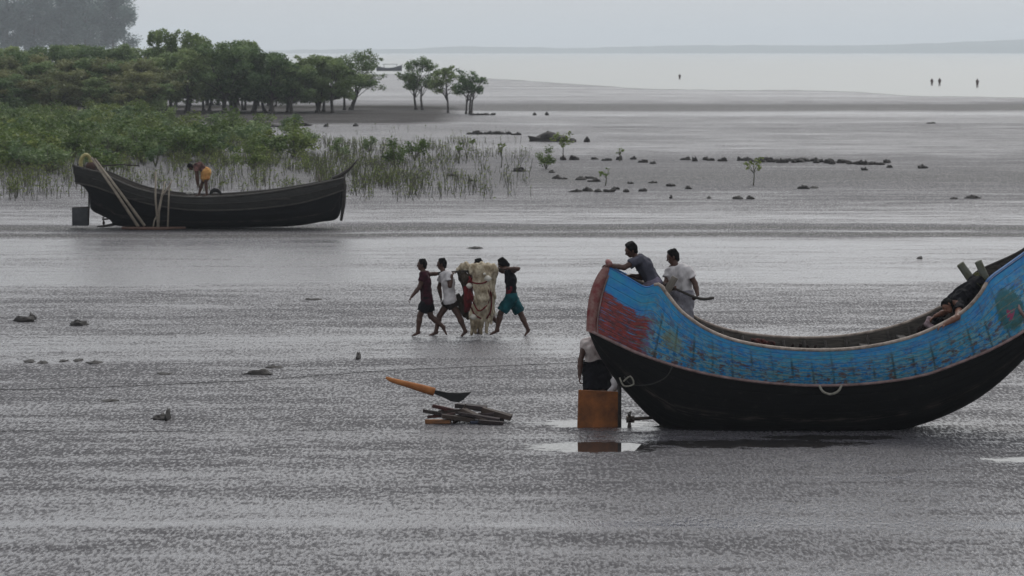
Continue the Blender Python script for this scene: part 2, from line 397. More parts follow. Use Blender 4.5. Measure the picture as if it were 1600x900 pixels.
# left part, lower and browner towards the camera
for i in range(16):
    x = -30 + i * 18 + random.uniform(-7, 7)
    put_tree(x, 176 + random.uniform(-2, 3), 92 + random.uniform(-6, 12), protoO if i % 3 else protoM, i, 1.25, 'brownish olive mangrove in the left thicket, %s from the left edge' % ORD[i], GT)
for i in range(13):
    x = -20 + i * 21 + random.uniform(-7, 7)
    put_tree(x, 186 + random.uniform(-4, 4), 128 + random.uniform(-10, 12), protoO if i % 2 else protoM, i + 1, 1.5, 'low bushy mangrove at the foot of the left thicket, %s from the left edge' % ORD[i], GT)
for (x, t, l) in ((256, 54, 'tallest mangrove, upright crown rising above the thicket by the end of the tall trees'), (293, 58, 'round topped mangrove standing just right of the tallest crown in the thicket'), (380, 70, 'mangrove with a small pointed top breaking the skyline in the middle of the thicket')):
    put_tree(x, 172, t, protoM, int(x) % 4, .72, l)
# the leaning tree that ends the rank and the three trees standing clear
def special(px, base, top, w, lean, seed, label, n=3600, tk=.3, group=None):
    p = G(px, base, gz(0, 280) if base < 181 else 0); s = F / p.y; h = (base - top) / s
    r = link_tree(*tree_meshes('mangrove', h, w / s, lean / s, n, .10, seed, tk, 1.), 'mangrove_tree', M_LEAF, M_BARK, label, 'tree', group)
    r.location = (p.x, p.y, gz(p.x, p.y)); return r
special(544, 176, 84, 104, 14, 61, 'mangrove leaning right at the open end of the thicket', 7500)
special(657, 175, 93, 72, -3, 63, 'largest of the three mangroves standing clear of the thicket', 4600, .3)
special(701, 178, 106, 60, -2, 66, 'middle mangrove of the three standing clear of the thicket', 3400, .3)
special(730, 179, 108, 58, 8, 65, 'slender mangrove leaning right, outermost of the three standing clear', 2600, .34)
for o in protoM + protoO: remove(o)
# tall far trees
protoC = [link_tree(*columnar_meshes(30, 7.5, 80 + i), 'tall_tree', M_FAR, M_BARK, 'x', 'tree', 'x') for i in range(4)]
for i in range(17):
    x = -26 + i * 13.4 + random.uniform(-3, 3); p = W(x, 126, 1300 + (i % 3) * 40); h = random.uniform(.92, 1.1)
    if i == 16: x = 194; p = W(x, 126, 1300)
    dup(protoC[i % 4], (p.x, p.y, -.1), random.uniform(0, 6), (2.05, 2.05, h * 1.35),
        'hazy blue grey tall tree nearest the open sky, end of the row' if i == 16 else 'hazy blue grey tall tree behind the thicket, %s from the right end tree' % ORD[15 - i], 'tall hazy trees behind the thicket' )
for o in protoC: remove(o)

# marsh: bushes one can tell apart, seedlings as ground cover
def bush_meshes(seed, n=420):
    random.seed(seed); st = MB(); f = MB(); cen, rad = [], []
    for _ in range(8):
        a = random.uniform(0, 6.28); r = random.uniform(.1, .62); z = random.uniform(.35, 1.15) * (1 - .3 * r)
        t = Vector((math.cos(a) * r, math.sin(a) * r, z)); st.tube(cr([(0, 0, -.03), t * .5 + Vector((0, 0, .1)), t], 4), [.03, .02, .014, .008], 5)
        cen.append(t); rad.append(random.uniform(.2, .36))
    leaves(f, cen, rad, n * 2, .055, .8, .1); return st, f
protoB = [link_tree(*bush_meshes(100 + i), 'mangrove_bush', M_YOUNG, M_STEM, 'x', 'bush', 'x') for i in range(5)]
protoD = [link_tree(*bush_meshes(120 + i, 380), 'mangrove_bush', M_LEAF, M_STEM, 'x', 'bush', 'x') for i in range(3)]
GB = 'low mangrove bushes over the marsh'
nb = 0
def zone(x, y):
    a = 'left of the far boat' if x < 100 else 'above its leaning poles' if x < 200 else 'left of the bent man' if x < 290 else 'right of the bent man' if x < 380 else 'behind its rising bow'
    return a + (', back by the thicket' if y < 212 else ', half way back' if y < 245 else ', front by open mud')
for i in range(900):
    if nb >= 250: break
    x = random.uniform(-40, 480); y = random.uniform(188, 276)
    dens = 1.15 if y < 200 + 70 * (1 - x / 330) else .36
    dens *= 1 - smooth((x - 250) / 260) * .55
    if y > 255 and x > 110: dens *= .25
    if y < 205 and x > 240: dens *= .0
    if random.random() > dens: continue
    p = G(x, y); s = F / p.y; h = random.uniform(1.0, 1.75); nb += 1
    dk = random.random() < .35
    dup((protoD if dk else protoB)[nb % 3], p, random.uniform(0, 6), (h * random.uniform(.9, 1.4),) * 2 + (h,),
        ('low ' if h < 1.25 else 'mid high ' if h < 1.5 else 'tall ') + ('dark' if dk else 'bright') + ' marsh bush ' + zone(x, y), GB)
for (x, y, h, wd, dk, l) in ((420, 246, 40, 60, 0, 'bright bush behind the middle of the far boat'), (468, 240, 34, 36, 1, 'round dark bush above the right half of the far boat'),
        (577, 240, 34, 32, 1, 'dark round bush between the far boat and the two joined bushes'), (618, 262, 50, 52, 0, 'ragged bush left of the pair standing right of the far boat'), (648, 250, 44, 52, 0, 'fuller bush on the right of the pair standing right of the far boat'),
        (530, 246, 34, 40, 1, 'thin dark bush behind the raised bow of the far boat'), (360, 236, 30, 50, 0, 'bright bush behind the bent man'), (212, 245, 44, 50, 0, 'tall bright bush rising left of the bent man'),
        (853, 264, 38, 40, 0, 'low bright sapling on the open flat in front of the slender one'), (182, 215, 36, 50, 0, 'bright bush at the back edge of the marsh')):
    p = G(x, y); s = F / p.y
    dup((protoD if dk else protoB)[(x // 7) % 3], p, random.uniform(0, 6), (wd / s / 1.6,) * 2 + (h / s / 1.35,), l)
def sapling(px, base, top, w, label, seed, n=200, name='mangrove_sapling'):
    random.seed(seed); p = G(px, base); s = F / p.y; h = (base - top) / s; st = MB(); f = MB(); cen, rad = [], []
    st.tube(cr([(0, 0, -.04), (.04, 0, h * .4), (-.03, 0, h * .8)], 6), list(np.linspace(.035, .012, 6)), 6)
    for _ in range(7):
        a = random.uniform(0, 6.28); t = Vector((math.cos(a) * w / s * .4, math.sin(a) * w / s * .4, h * random.uniform(.6, .95)))
        st.tube([(0, 0, h * .45), t], [.014, .006], 4); cen.append(t); rad.append(.16 * w / s + .06)
    leaves(f, cen, rad, n, .08, .8, .2); r = link_tree(st, f, name, M_YOUNG, M_STEM, label, 'sapling', None); r.location = p
sapling(879, 250, 206, 34, 'slender sapling with a green tuft beside the big dark mud clump', 1)
sapling(1177, 290, 246, 26, 'lone thin sapling far out on the flat above the blue boat', 2, 70)
sapling(968, 252, 230, 12, 'bare little shoot beside the row of mud clumps', 3, 22)
sapling(946, 290, 262, 16, 'bare shoot among the scattered clumps on the open flat', 4, 26)
for (x, b, t, l) in ((717, 255, 222, 'thin upright shoot in the seedlings right of the bushes'), (783, 262, 222, 'tallest thin shoot near the right edge of the seedlings'), (737, 232, 216, 'short bare shoot at the back of the seedlings')):
    sapling(x, b, t, 10, l, x, 40)
for o in protoB + protoD: remove(o)
# seedlings: thin stems with a few leaves, beyond counting
sm, sf = MB(), MB()
def seedlings():
    V, Fc, n = [], [], 0; LV, LF = [], []
    for i in range(36000):
        x = random.uniform(-40, 830); y = random.uniform(200, 318)
        d = .3 + .7 * (1 - smooth((x - 420) / 420))
        if x > 420: d = .8 * (1 - smooth((x - 620) / 210) * .88)
        if y < 222: d *= .35 if x < 330 else .05
        d *= (1 - smooth((y - 285) / 33)) * .9 + .08 * (y < 316)
        if y > 262 + 40 * smooth((x - 430) / 100) and x < 540: d *= .22 if x > 110 else .6
        cl = mnoise.noise(Vector((x * .035, y * .09, 1.5)))
        if random.random() > d * (.55 + cl * 1.6): continue
        p = G(x, y); h = random.uniform(.2, .72) * (1.1 if x < 430 else .85); w = random.uniform(.007, .017)
        dx, dy = random.uniform(-.12, .12), random.uniform(-.12, .12)
        a = random.uniform(0, 3.14); ca, sa = math.cos(a) * w, math.sin(a) * w
        V += [(p.x - ca, p.y - sa, -.02), (p.x + ca, p.y + sa, -.02), (p.x + dx + ca * .6, p.y + dy + sa * .6, h), (p.x + dx - ca * .6, p.y + dy - sa * .6, h)]
        V += [(p.x + sa, p.y - ca, -.02), (p.x - sa, p.y + ca, -.02), (p.x + dx - sa * .6, p.y + dy + ca * .6, h), (p.x + dx + sa * .6, p.y + dy - ca * .6, h)]
        Fc += [(n, n + 1, n + 2, n + 3), (n + 4, n + 5, n + 6, n + 7)]; n += 8
        for k in range(random.choice([2, 4, 6, 8]) if x < 480 else random.choice([0, 1, 2, 3, 4])):
            z = h * random.uniform(.45, 1.05); q = Vector((p.x + dx * z / h, p.y + dy * z / h, z)); b = Vector((random.uniform(-1, 1), random.uniform(-1, 1), random.uniform(-.2, .9))).normalized()
            s = random.uniform(.035, .075); c = b.cross(Vector((random.random(), random.random(), 1))).normalized() * s * .4; m = len(LV)
            LV.extend([tuple(q), tuple(q + b * s + c), tuple(q + b * s * 2), tuple(q + b * s - c)]); LF.append((m, m + 1, m + 2, m + 3))
    sm.add(V, Fc); sf.add(LV, LF)
seedlings()
r = empty('mangrove_seedlings', (0, 0, 0), 'thin knee high mangrove seedlings growing thickly over the marsh mud', 'seedlings'); r['kind'] = 'stuff'
for o in (sm.build('stem', M_STEM, r, shade=False), sf.build('foliage', M_YOUNG, r, shade=False)): o['kind'] = 'stuff'

# ---------------------------------------------------------------- lumps of dark mud, driftwood and weed
M_CLUMP = mat('dark_mud', '1b1817', .75, '2b2725', 5, .6, 14, .3)
def clump(px, py, w, h, label, group=None, seed=None, z=0):
    random.seed(int(px * 31 + py * 7) if seed is None else seed)
    p = G(px, py, gz(*G(px, py).xy)); s = F / p.y; a, b, c = w / s / 2, max(.25, min(w / s * .35, .9)), h / s
    mb = MB(); rows = []; m, nn = 7, 14; so = random.uniform(0, 90)
    for i in range(m):
        t = i / (m - 1) * math.pi / 2; row = []
        for j in range(nn + 1):
            an = 2 * math.pi * (j % nn) / nn; q = Vector((math.cos(an) * math.cos(t), math.sin(an) * math.cos(t), math.sin(t)))
            k = 1 + .55 * mnoise.noise(q * 1.7 + Vector((so, 0, 0))) + .3 * mnoise.noise(q * 4.5 + Vector((0, so, 0)))
            row.append((p.x + q.x * a * k, p.y + q.y * b * k, p.z - .02 + q.z * c * k * (1.1 + .5 * mnoise.noise(Vector((q.x * 3 + so, 1, 0))))))
        rows.append(row)
    mb.loft(rows); o = mb.build('mud_clump', M_CLUMP, loc=p)
    tag(o, label, 'mud clump', group); return o
clump(38, 502, 30, 9, 'larger dark mud clump at the left edge of the near flat'); clump(50, 499, 16, 8, 'small raised lump on the right end of the leftmost near clump')
clump(122, 508, 28, 7, 'flat dark mud clump right of the leftmost pair on the near flat')
clump(405, 584, 48, 7, 'pale muddy lump lying mid way between the left edge and the wood pile'); clump(428, 574, 26, 4, 'thin dark lump just behind the pale muddy lump')
clump(250, 654, 26, 7, 'dark mud clump with a raised prong, nearest to the camera')
clump(262, 655, 8, 17, 'stubby prong sticking up from the nearest dark clump')
for x, y, w in ((45, 565, 22), (66, 567, 18), (100, 564, 14), (122, 563, 18), (148, 567, 26), (258, 584, 30), (172, 626, 28)):
    clump(x, y, w, 3.5, 'thin dark strip of weed and mud on the wet left of the near flat', 'dark weed strips on the near flat')
for x, y, w, h in ((1437, 404, 10, 4), (742, 388, 26, 3), (560, 560, 7, 9), (490, 468, 30, 3)):
    clump(x, y, w, h, 'small dark lump on the shining wet strips around the walking men', 'small lumps around the walking men')
clump(858, 221, 60, 12, 'big dark mud mound behind the slender sapling'); clump(893, 222, 18, 5, 'low tail at the right of the big dark mound'); clump(917, 222, 10, 7, 'single lump right of the big dark mound')
GR = 'dark clumps scattered across the middle flat'; LR = 'small dark mud clump in the scatter across the middle flat right of the seedlings'
rowx = [(880, 250), (897, 250), (928, 249), (948, 251), (968, 250), (990, 249), (1005, 254), (1020, 256), (1072, 250), (1085, 252), (1103, 250), (1110, 251), (1130, 252)]
for x, y in rowx: clump(x, y, random.uniform(9, 18), random.uniform(3.5, 7), LR, GR)
random.seed(11)
ms = [(1160 + i * 6.5 + random.uniform(-3, 3), 250 + i * .16 + random.uniform(-1.5, 3), random.uniform(9, 19), random.uniform(3.5, 7)) for i in range(36)]
for x, y, w, h in ms: clump(x, y, w, h, 'dark clump in the long ridge of mud lumps far out on the right', 'long ridge of clumps on the right')
for x, y, w in [(870, 279, 16), (880, 280, 14), (908, 281, 16), (922, 279, 18), (930, 284, 22), (985, 287, 12), (1020, 286, 16), (1048, 291, 14), (1075, 295, 12), (900, 300, 20), (918, 299, 20), (935, 300, 16), (952, 300, 20),
                (962, 296, 16), (978, 300, 10), (1005, 299, 14), (1108, 310, 8), (1048, 310, 6), (1152, 311, 16), (1172, 311, 14), (1255, 295, 18), (1272, 294, 14), (1350, 266, 12), (1440, 263, 14), (811, 268, 22), (862, 270, 10), (1390, 262, 10), (705, 275, 12), (735, 283, 10), (1520, 310, 22), (1490, 311, 12)]:
    clump(x, y, w, random.uniform(3, 5.5), LR, GR)
for i in range(11): clump(735 + i * 6, 210, random.uniform(10, 16), random.uniform(2.5, 5), 'dark lump in the low ridge behind the seedlings', 'low ridge behind the seedlings')
clump(808, 211, 14, 3.5, 'separate dark lump at the right end of the low ridge behind the seedlings')
for x, y, w in ((835, 180, 7), (855, 180, 8), (556, 197, 8), (440, 198, 60), (470, 196, 30), (400, 195, 40), (510, 198, 8)): clump(x, y, w, 4, 'far dark lump on the flat in front of the mangrove bank', 'far lumps before the mangrove bank')
for x in (738, 745, 752, 760, 770): clump(x, 180, 10, 3, 'dark lump at the foot of the outermost clear standing mangrove', 'lumps at the mangrove foot')
clump(1455, 193, 14, 2.5, 'very small pale lump far out on the right of the flat')
# ---------------------------------------------------------------- boats
def paint_mat():
    """weathered blue planking; UV: x along the boat (0 stern .. 1 bow), y up from rub rail (0) to gunwale (1)"""
    n = NT('weathered_blue_paint'); uv = n.coord('UV'); sp = n.n('ShaderNodeSeparateXYZ'); n.l(uv, sp.inputs[0]); U, V = sp.outputs[0], sp.outputs[1]
    muv = n.map(uv, (34, 6, 1)); fine = n.noise(n.map(uv, (80, 17, 1)), 1, 5, .7); mid = n.noise(muv, 1, 5, .65)
    big = n.noise(n.map(uv, (14, 3, 1)), 1, 4, .6)
    blue = n.mix(n.rng(mid, .35, .7), lin('0566a8'), lin('1583b4')); blue = n.mix(n.rng(big, .45, .7), blue, lin('217f99'))
    # the bare worn part towards amidships is greener and scuffed, the ends keep fresh paint
    jit = n.math('MULTIPLY', n.math('SUBTRACT', fine, .5), .25); jit2 = n.math('MULTIPLY', n.math('SUBTRACT', mid, .5), .16)
    def band(x, a, b, soft): 
        return n.math('MULTIPLY', n.rng(x, a - soft, a + soft), n.rng(x, b + soft, b - soft))
    Uj = n.math('ADD', U, n.math('MULTIPLY', jit, .16)); Vj = n.math('ADD', V, n.math('ADD', jit, jit2))
    worn = n.math('MULTIPLY', band(U, .10, .97, .03), n.rng(V, 1.05, .35, 0, 1))
    scuff = n.math('MULTIPLY', n.rng(fine, .47, .56), n.rng(worn, 0, 1, .08, .75))
    blue = n.mix(scuff, blue, lin('7a9690'))
    rust = n.math('MULTIPLY', n.rng(n.noise(n.map(uv, (55, 8, 1), (3, 1, 0)), 1, 4, .7), .52, .60), n.rng(worn, 0, 1, .05, .9))
    blue = n.mix(rust, blue, lin('54362a'))
    # frames: dark vertical stains of bleeding nails
    fr = n.math('FRACT', n.math('MULTIPLY', n.math('ADD', U, n.math('MULTIPLY', jit2, .006)), 26.))
    st = n.math('MULTIPLY', n.math('MULTIPLY', n.rng(n.math('ABSOLUTE', n.math('SUBTRACT', fr, .5)), .09, .02), n.rng(n.noise(n.map(uv, (60, 3, 1)), 1, 3, .6), .38, .58)), n.rng(worn, 0, .7, 0, .8))
    blue = n.mix(st, blue, lin('1d3a3a'))
    # red patch near the stern and streaks at the bow, green roundel with a pink spot
    red = n.mix(n.rng(fine, .4, .62), lin('84302a'), lin('4a2c30')); red = n.mix(n.rng(n.noise(n.map(uv, (30, 60, 1)), 1, 4), .57, .62), red, lin('2b6a92'))
    redge = n.math('ADD', .66, n.math('MULTIPLY', U, -1.0))
    m1 = n.math('MULTIPLY', n.rng(n.math('SUBTRACT', redge, Vj), -.02, .03), n.rng(Uj, .125, .105))
    c = n.mix(m1, blue, red)
    m2 = n.math('MULTIPLY', band(Uj, .905, 1.1, .01), band(Vj, .38, .72, .04)); m2 = n.math('MULTIPLY', m2, n.rng(n.noise(n.map(uv, (40, 14, 1), (7, 2, 0)), 1, 3), .42, .56))
    c = n.mix(m2, c, lin('5c3450'))
    def disc(u0, v0, ru, rv):
        a = n.math('POWER', n.math('DIVIDE', n.math('SUBTRACT', Uj, u0), ru), 2.); b = n.math('POWER', n.math('DIVIDE', n.math('SUBTRACT', Vj, v0), rv), 2.)
        return n.rng(n.math('ADD', a, b), 1.15, .85)
    c = n.mix(n.math('MULTIPLY', disc(.845, .42, .028, .34), .8), c, lin('17504c')); c = n.mix(n.math('MULTIPLY', disc(.843, .36, .007, .09), .9), c, lin('8a2f52'))
    c = n.mix(n.math('MULTIPLY', disc(.165, .40, .022, .16), .55), c, lin('6f7a5c'))
    # plank seams
    pl = n.math('FRACT', n.math('MULTIPLY', n.math('ADD', V, n.math('MULTIPLY', jit2, .03)), 8.)); seam = n.rng(n.math('ABSOLUTE', n.math('SUBTRACT', pl, .5)), .40, .48)
    c = n.mix(n.math('MULTIPLY', n.math('MULTIPLY', seam, n.rng(mid, .38, .56, .3, 1)), n.rng(worn, .1, .8, .12, .8)), c, lin('3a3f3c'))
    c = n.mix(n.math('MULTIPLY', n.math('MULTIPLY', n.rng(pl, .16, .04), n.rng(mid, .42, .58)), n.rng(worn, 0, .6, .05, .65)), c, lin('9aa595'))
    n.put(c, n.b.inputs['Base Color']); n.put(n.rng(mid, .3, .7, .42, .7), n.b.inputs['Roughness']); n.b.inputs['Specular IOR Level'].default_value = .35
    h = n.math('SUBTRACT', n.math('MULTIPLY', fine, .25), n.math('MULTIPLY', seam, .8)); n.l(n.bump(h, .6, .015), n.b.inputs['Normal'])
    return n.m
def tar_mat(name='tarred_planking', a='060607', b='0c0c0d', seams=9):
    n = NT(name); uv = n.coord('UV'); sp = n.n('ShaderNodeSeparateXYZ'); n.l(uv, sp.inputs[0]); V = sp.outputs[1]
    mid = n.noise(n.map(uv, (40, 6, 1)), 1, 5, .65)
    pl = n.math('FRACT', n.math('MULTIPLY', V, float(seams))); seam = n.rng(n.math('ABSOLUTE', n.math('SUBTRACT', pl, .5)), .44, .49)
    c = n.mix(n.rng(mid, .4, .75), lin(a), lin(b)); c = n.mix(n.math('MULTIPLY', n.rng(n.noise(n.map(uv, (60, 20, 1)), 1, 5, .7), .58, .70), .3), c, lin('3d3834'))
    mud = n.math('MULTIPLY', n.rng(V, .38, .05), n.rng(mid, .45, .62)); c = n.mix(n.math('MULTIPLY', mud, .35), c, lin('35322f'))
    sal = n.math('MULTIPLY', n.math('MULTIPLY', n.rng(V, .50, .56), n.rng(V, .64, .58)), n.rng(n.noise(n.map(uv, (22, 30, 1)), 1, 4, .7), .48, .62)); c = n.mix(n.math('MULTIPLY', sal, .4), c, lin('5a524c'))
    n.put(c, n.b.inputs['Base Color']); n.b.inputs['Roughness'].default_value = .7; n.b.inputs['Specular IOR Level'].default_value = .12
    n.l(n.bump(n.math('SUBTRACT', n.math('MULTIPLY', mid, .4), seam), .5, .02), n.b.inputs['Normal'])
    return n.m
M_BLUE, M_TAR = paint_mat(), tar_mat()
M_BLUEP = mat('plain_blue_paint', '0a5f9c', .6, '0b4c7c', 4, .2); M_RAIL = mat('worn_pinkish_rail', '8d7674', .7, '5d4a47', 8); M_GUN = mat('worn_gunwale', 'a3968c', .75, '5f534b', 7)
M_REDP = mat('red_stem_paint', '6b1f22', .6, '8a6f68', 9); M_WOOD = mat('old_wood', '3b3531', .85, '24201e', 4, .5, 20, stretch=(1, 6, 6))
M_INN = mat('weathered_inner_wood', '5b554f', .85, '2f2b28', 5, .5, 20, stretch=(1, 4, 8)); M_GREYW = mat('grey_weathered_wood', '6e675f', .85, '4b4640', 5, .4, 20); M_RUD = mat('rusty_brown_board', '8a5226', .8, '41240f', 3.2, .3, 18)
M_RUDG = mat('grey_board', '26272a', .7, '3a3b3e', 4); M_METAL = mat('dark_iron', '2a2827', .5, '4a3a30', 12, .2, metal=.6)
M_ROPE = mat('pale_rope', '8f8b80', .9, '605c54', 20); M_PALE = mat('pale_bamboo', '9a8f80', .75, '6f655a', 6, .2); M_DROPE = mat('dark_rope', '2a2826', .9)

def hull(root, Yc, Sp, Rp, Bp, wS, wR, tilt=0, nS=120, matU=M_BLUE, matL=M_TAR, rowsU=10, rowsL=14, floor=True, thick=.06):
    """Sp, Rp, Bp: the sheer, rub rail and keel line as seen; wS, wR half beam along them (functions of 0..1)"""
    def curve(P, wf):
        out = []
        P2 = [(a, b, 0) for a, b in P]; c = cr(P2, nS)
        for i, q in enumerate(c):
            w = wf(i / (nS - 1)); p = W(q.x, q.y, Yc - w); out.append((p.x, w, p.z))
        return out
    Sc, Rc, Bc = curve(Sp, wS), curve(Rp, wR), curve(Bp, lambda t: 0.0)
    def side(sg, dw=0, dz=0):
        up, lo = [], []
        for r in range(rowsU + 1):
            k = r / rowsU; row = []
            for a, b in zip(Rc, Sc):
                w = a[1] * (1 - k) + b[1] * k + .05 * math.sin(math.pi * k) * min(1, b[1] * 2); w = max(.005, w - dw)
                row.append(Vector((a[0] * (1 - k) + b[0] * k, Yc - sg * w, a[2] * (1 - k) + b[2] * k)))
            up.append(row)
        for r in range(rowsL + 1):
            k = r / rowsL; an = k * math.pi / 2; row = []
            for a, b in zip(Bc, Rc):
                w = b[1] * math.sin(an)**.75; z = a[2] + (b[2] - a[2]) * (1 - math.cos(an))**1.0; x = a[0] + (b[0] - a[0]) * (1 - math.cos(an)); w = max(.004, w - dw * min(1, k * 3))
                row.append(Vector((x, Yc - sg * w, z + dz * (1 - k))))
            lo.append(row)
        return up, lo
    U, L = MB(), MB(); inn = MB()
    for sg in (1, -1):
        up, lo = side(sg); U.loft(up if sg > 0 else [r[:] for r in up]); L.loft(lo)
        up2, lo2 = side(sg, thick, .08); inn.loft(lo2 + up2[1:])
    U.build('upper_planking', matU, root); L.build('lower_planking', matL, root); inn.build('inner_planking', M_INN, root)
    return Sc, Rc, Bc

# ---- the big blue boat
YB = 47.35
def build_blue():
    base = W(1300, 672, YB); base.z = 0
    root = empty('fishing_boat', base, 'big crescent shaped wooden boat with worn blue sides and black bottom', 'boat')
    Sp = [(949, 417), (962, 424), (985, 437), (1010, 450), (1029, 445), (1041, 459), (1062, 485), (1080, 500), (1105, 516), (1145, 532), (1200, 543), (1260, 548), (1320, 547), (1375, 540), (1430, 526), (1475, 506), (1510, 484), (1532, 460), (1546, 438), (1572, 418), (1600, 398), (1632, 373), (1655, 356)]
    Rp = [(919, 515), (935, 523), (960, 535), (1000, 553), (1050, 570), (1100, 583), (1150, 592), (1200, 598), (1260, 602), (1330, 601), (1400, 594), (1450, 584), (1500, 566), (1550, 545), (1600, 517), (1650, 478), (1688, 436)]
    Bp = [(919, 516), (932, 548), (955, 585), (985, 620), (1012, 648), (1040, 668), (1090, 677), (1200, 680), (1300, 680), (1370, 676), (1440, 661), (1510, 631), (1560, 596), (1610, 547), (1655, 493), (1688, 437)]
    f = lambda t: math.sin(math.pi * min(1, max(0, t)))
    wS = lambda t: .10 + .92 * f(t)**.62 * (1 - .8 * smooth((t - .82) / .12)); wR = lambda t: .05 + .84 * f(t)**.66
    Sc, Rc, Bc = hull(root, YB, Sp, Rp, Bp, wS, wR)
    # gunwale and rub rail on both sides
    for sg in (1, -1):
        g = MB(); g.tube([Vector((a, YB - sg * (w - .02), z + .01)) for a, w, z in Sc[12 if sg > 0 else 6:-9]], .038, 6, .8); g.build('gunwale', M_GUN, root)
        r = MB(); r.tube([Vector((a, YB - sg * (w + .012), z)) for a, w, z in Rc], .026, 6); r.build('rub_rail', M_RAIL, root)
    for sg in (1, -1):
        b = MB(); b.tube([Vector((a, YB - sg * (w - .02), z + .01)) for a, w, z in Sc[-22:]], .04, 6, .8); b.build('bow_cap', M_BLUEP if sg > 0 else M_WOOD, root)
        b = MB(); b.tube([Vector((a, YB - sg * (w - .02), z + .005)) for a, w, z in Sc[:14]], .022, 6, .8); b.build('stern_cap', M_BLUEP, root)
    # sternpost: thick curved red plank with a pale edge
    s = MB(); out = [(951, 411), (940, 420), (929, 438), (921, 462), (917, 490), (916, 517)]; inw = [(961, 420), (951, 432), (944, 450), (938, 475), (934, 500), (934, 524)]
    a = cr([(p[0], p[1], 0) for p in out], 24); b = cr([(p[0], p[1], 0) for p in inw], 24)
    rows = []
    for y, q in ((.02, b), (.17, b), (.15, a), (-.15, a), (-.17, b), (-.02, b)): rows.append([W(p.x, p.y, YB - y) for p in q])
    s.loft(rows); s.build('sternpost', M_REDP, root)
    e = MB(); e.tube([W(p.x, p.y, YB - .185) for p in b], .014, 5); e.build('sternpost_edge', M_RAIL, root)
    k = MB(); k.tube([W(953, 413, YB - .2), W(950, 409, YB), W(951, 411, YB + .25)], .05, 7); k.build('stern_crosspiece', M_REDP, root)
    # keel with a skeg, and low wear line
    k = MB(); k.box((W(1200, 677, YB).x, YB, .03), (3.6, .14, .10)); k.build('keel', M_WOOD, root)
    # decks fore and aft, beams amidships
    def deck(x0, x1, z, nm):
        m = MB(); xs = np.linspace(x0, x1, 12); rows = [[], []]
        for x in xs:
            ws = np.interp(x, [q[0] for q in Rc], [q[1] for q in Rc]) * .9
            rows[0].append((x, YB - ws, z)); rows[1].append((x, YB + ws, z))
        m.loft(rows); m.build(nm, M_WOOD, root, shade=False, solid=.05)
    zx = lambda px, py: W(px, py, YB - .6)
    deck(W(1035, 0, YB).x, W(1140, 0, YB).x, 1.20, 'stern_deck'); deck(W(975, 0, YB).x, W(1032, 0, YB).x, 2.02, 'stern_platform')
    deck(W(1470, 0, YB).x, W(1600, 0, YB).x, 1.42, 'bow_deck')
    for px in (1180, 1240, 1300, 1360, 1420):
        i = min(range(len(Sc)), key=lambda i: abs(Sc[i][0] - W(px, 0, YB).x)); a, w, z = Sc[i]
        m = MB(); m.box((a, YB, z - .17), (.14, 2 * w - .16, .05)); m.build('thwart', M_WOOD, root, bevel=.01)
    for i in range(14, 108, 5):                                        # frames inside
        a, w, z = Sc[i]; r_, rw, rz = Rc[i]; m = MB(); bz = Bc[i][2] + .12
        m.tube([Vector((a, YB - (w - .09), z - .03)), Vector((r_, YB - (rw - .09), rz)), Vector((r_, YB - rw * .6, rz * .5 + bz * .5)), Vector((r_, YB, bz)), Vector((r_, YB + rw * .6, rz * .5 + bz * .5)), Vector((r_, YB + (rw - .09), rz)), Vector((a, YB + (w - .09), z - .03))], .03, 5)
        m.build('frame', M_WOOD, root)
    # mooring posts at both ends
    for (x0, y0, x1, y1, dy, r) in ((1038, 462, 1055, 433, .35, .065), (1524, 446, 1500, 412, -.1, .075), (1546, 448, 1528, 408, .1, .07)):
        m = MB(); m.tube([W(x0 - (x1 - x0) * .5, y0 - (y1 - y0) * .5, YB - dy), W(x0, y0, YB - dy), W(x1, y1, YB - dy)], [r, r, r * .9], 8); m.build('mooring_post', M_GREYW if x0 < 1300 else mat('mossy_post', '4b4a36', .85, '5f625c', 9), root, bevel=.008)
    # rudder on its stock, propeller on its shaft
    m = MB(); P = [W(904, 609, YB - .1), W(966, 612, YB + .06), W(965, 671, YB + .06), W(902, 672, YB - .1)]
    n_ = (P[1] - P[0]).cross(P[3] - P[0]).normalized() * .022; m.add([q + n_ for q in P] + [q - n_ for q in P], [(0, 1, 2, 3), (7, 6, 5, 4), (0, 4, 5, 1), (1, 5, 6, 2), (2, 6, 7, 3), (3, 7, 4, 0)])
    rud = m.build('rudder', M_RUD, root, shade=False, bevel=.008)
    m = MB(); m.tube([W(968, 674, YB + .05), W(968, 600, YB + .05), W(952, 560, YB + .05), W(940, 525, YB)], [.035, .035, .04, .04], 7); m.build('rudder_stock', M_WOOD, rud)
    m = MB(); m.tube([W(1030, 652, YB), W(982, 655, YB)], .028, 8); sh = m.build('propeller_shaft', M_METAL, root)
    m = MB()
    c = W(984, 655, YB); m.tube([c - Vector((.05, 0, 0)), c + Vector((.07, 0, 0))], .05, 8)
    for k in range(3):
        an = k * 2.094 + .5; dv = Vector((0, math.cos(an), math.sin(an))); sd = Vector((.5, -math.sin(an), math.cos(an))).normalized()
        m.add([c + dv * .03 - sd * .03, c + dv * .12 - sd * .075, c + dv * .2, c + dv * .13 + sd * .075, c + dv * .03 + sd * .03], [(0, 1, 2, 3, 4)])
    m.build('propeller', M_METAL, sh, shade=False, solid=.012)
    # skeg strut below the shaft
    m = MB(); m.tube([W(1040, 668, YB), W(1012, 671, YB), W(975, 674, YB)], [.05, .04, .03], 6); m.build('skeg', M_WOOD, root)
    # ropes on the side
    yr = YB - 1.0
    m = MB(); m.tube(cr([W(1280, 602, yr), W(1286, 612, yr - .03), W(1298, 616, yr - .03), W(1310, 611, yr - .03), W(1315, 602, yr)], 14), .02, 6); m.build('rope_loop', M_ROPE, root)
    yr = YB - .66
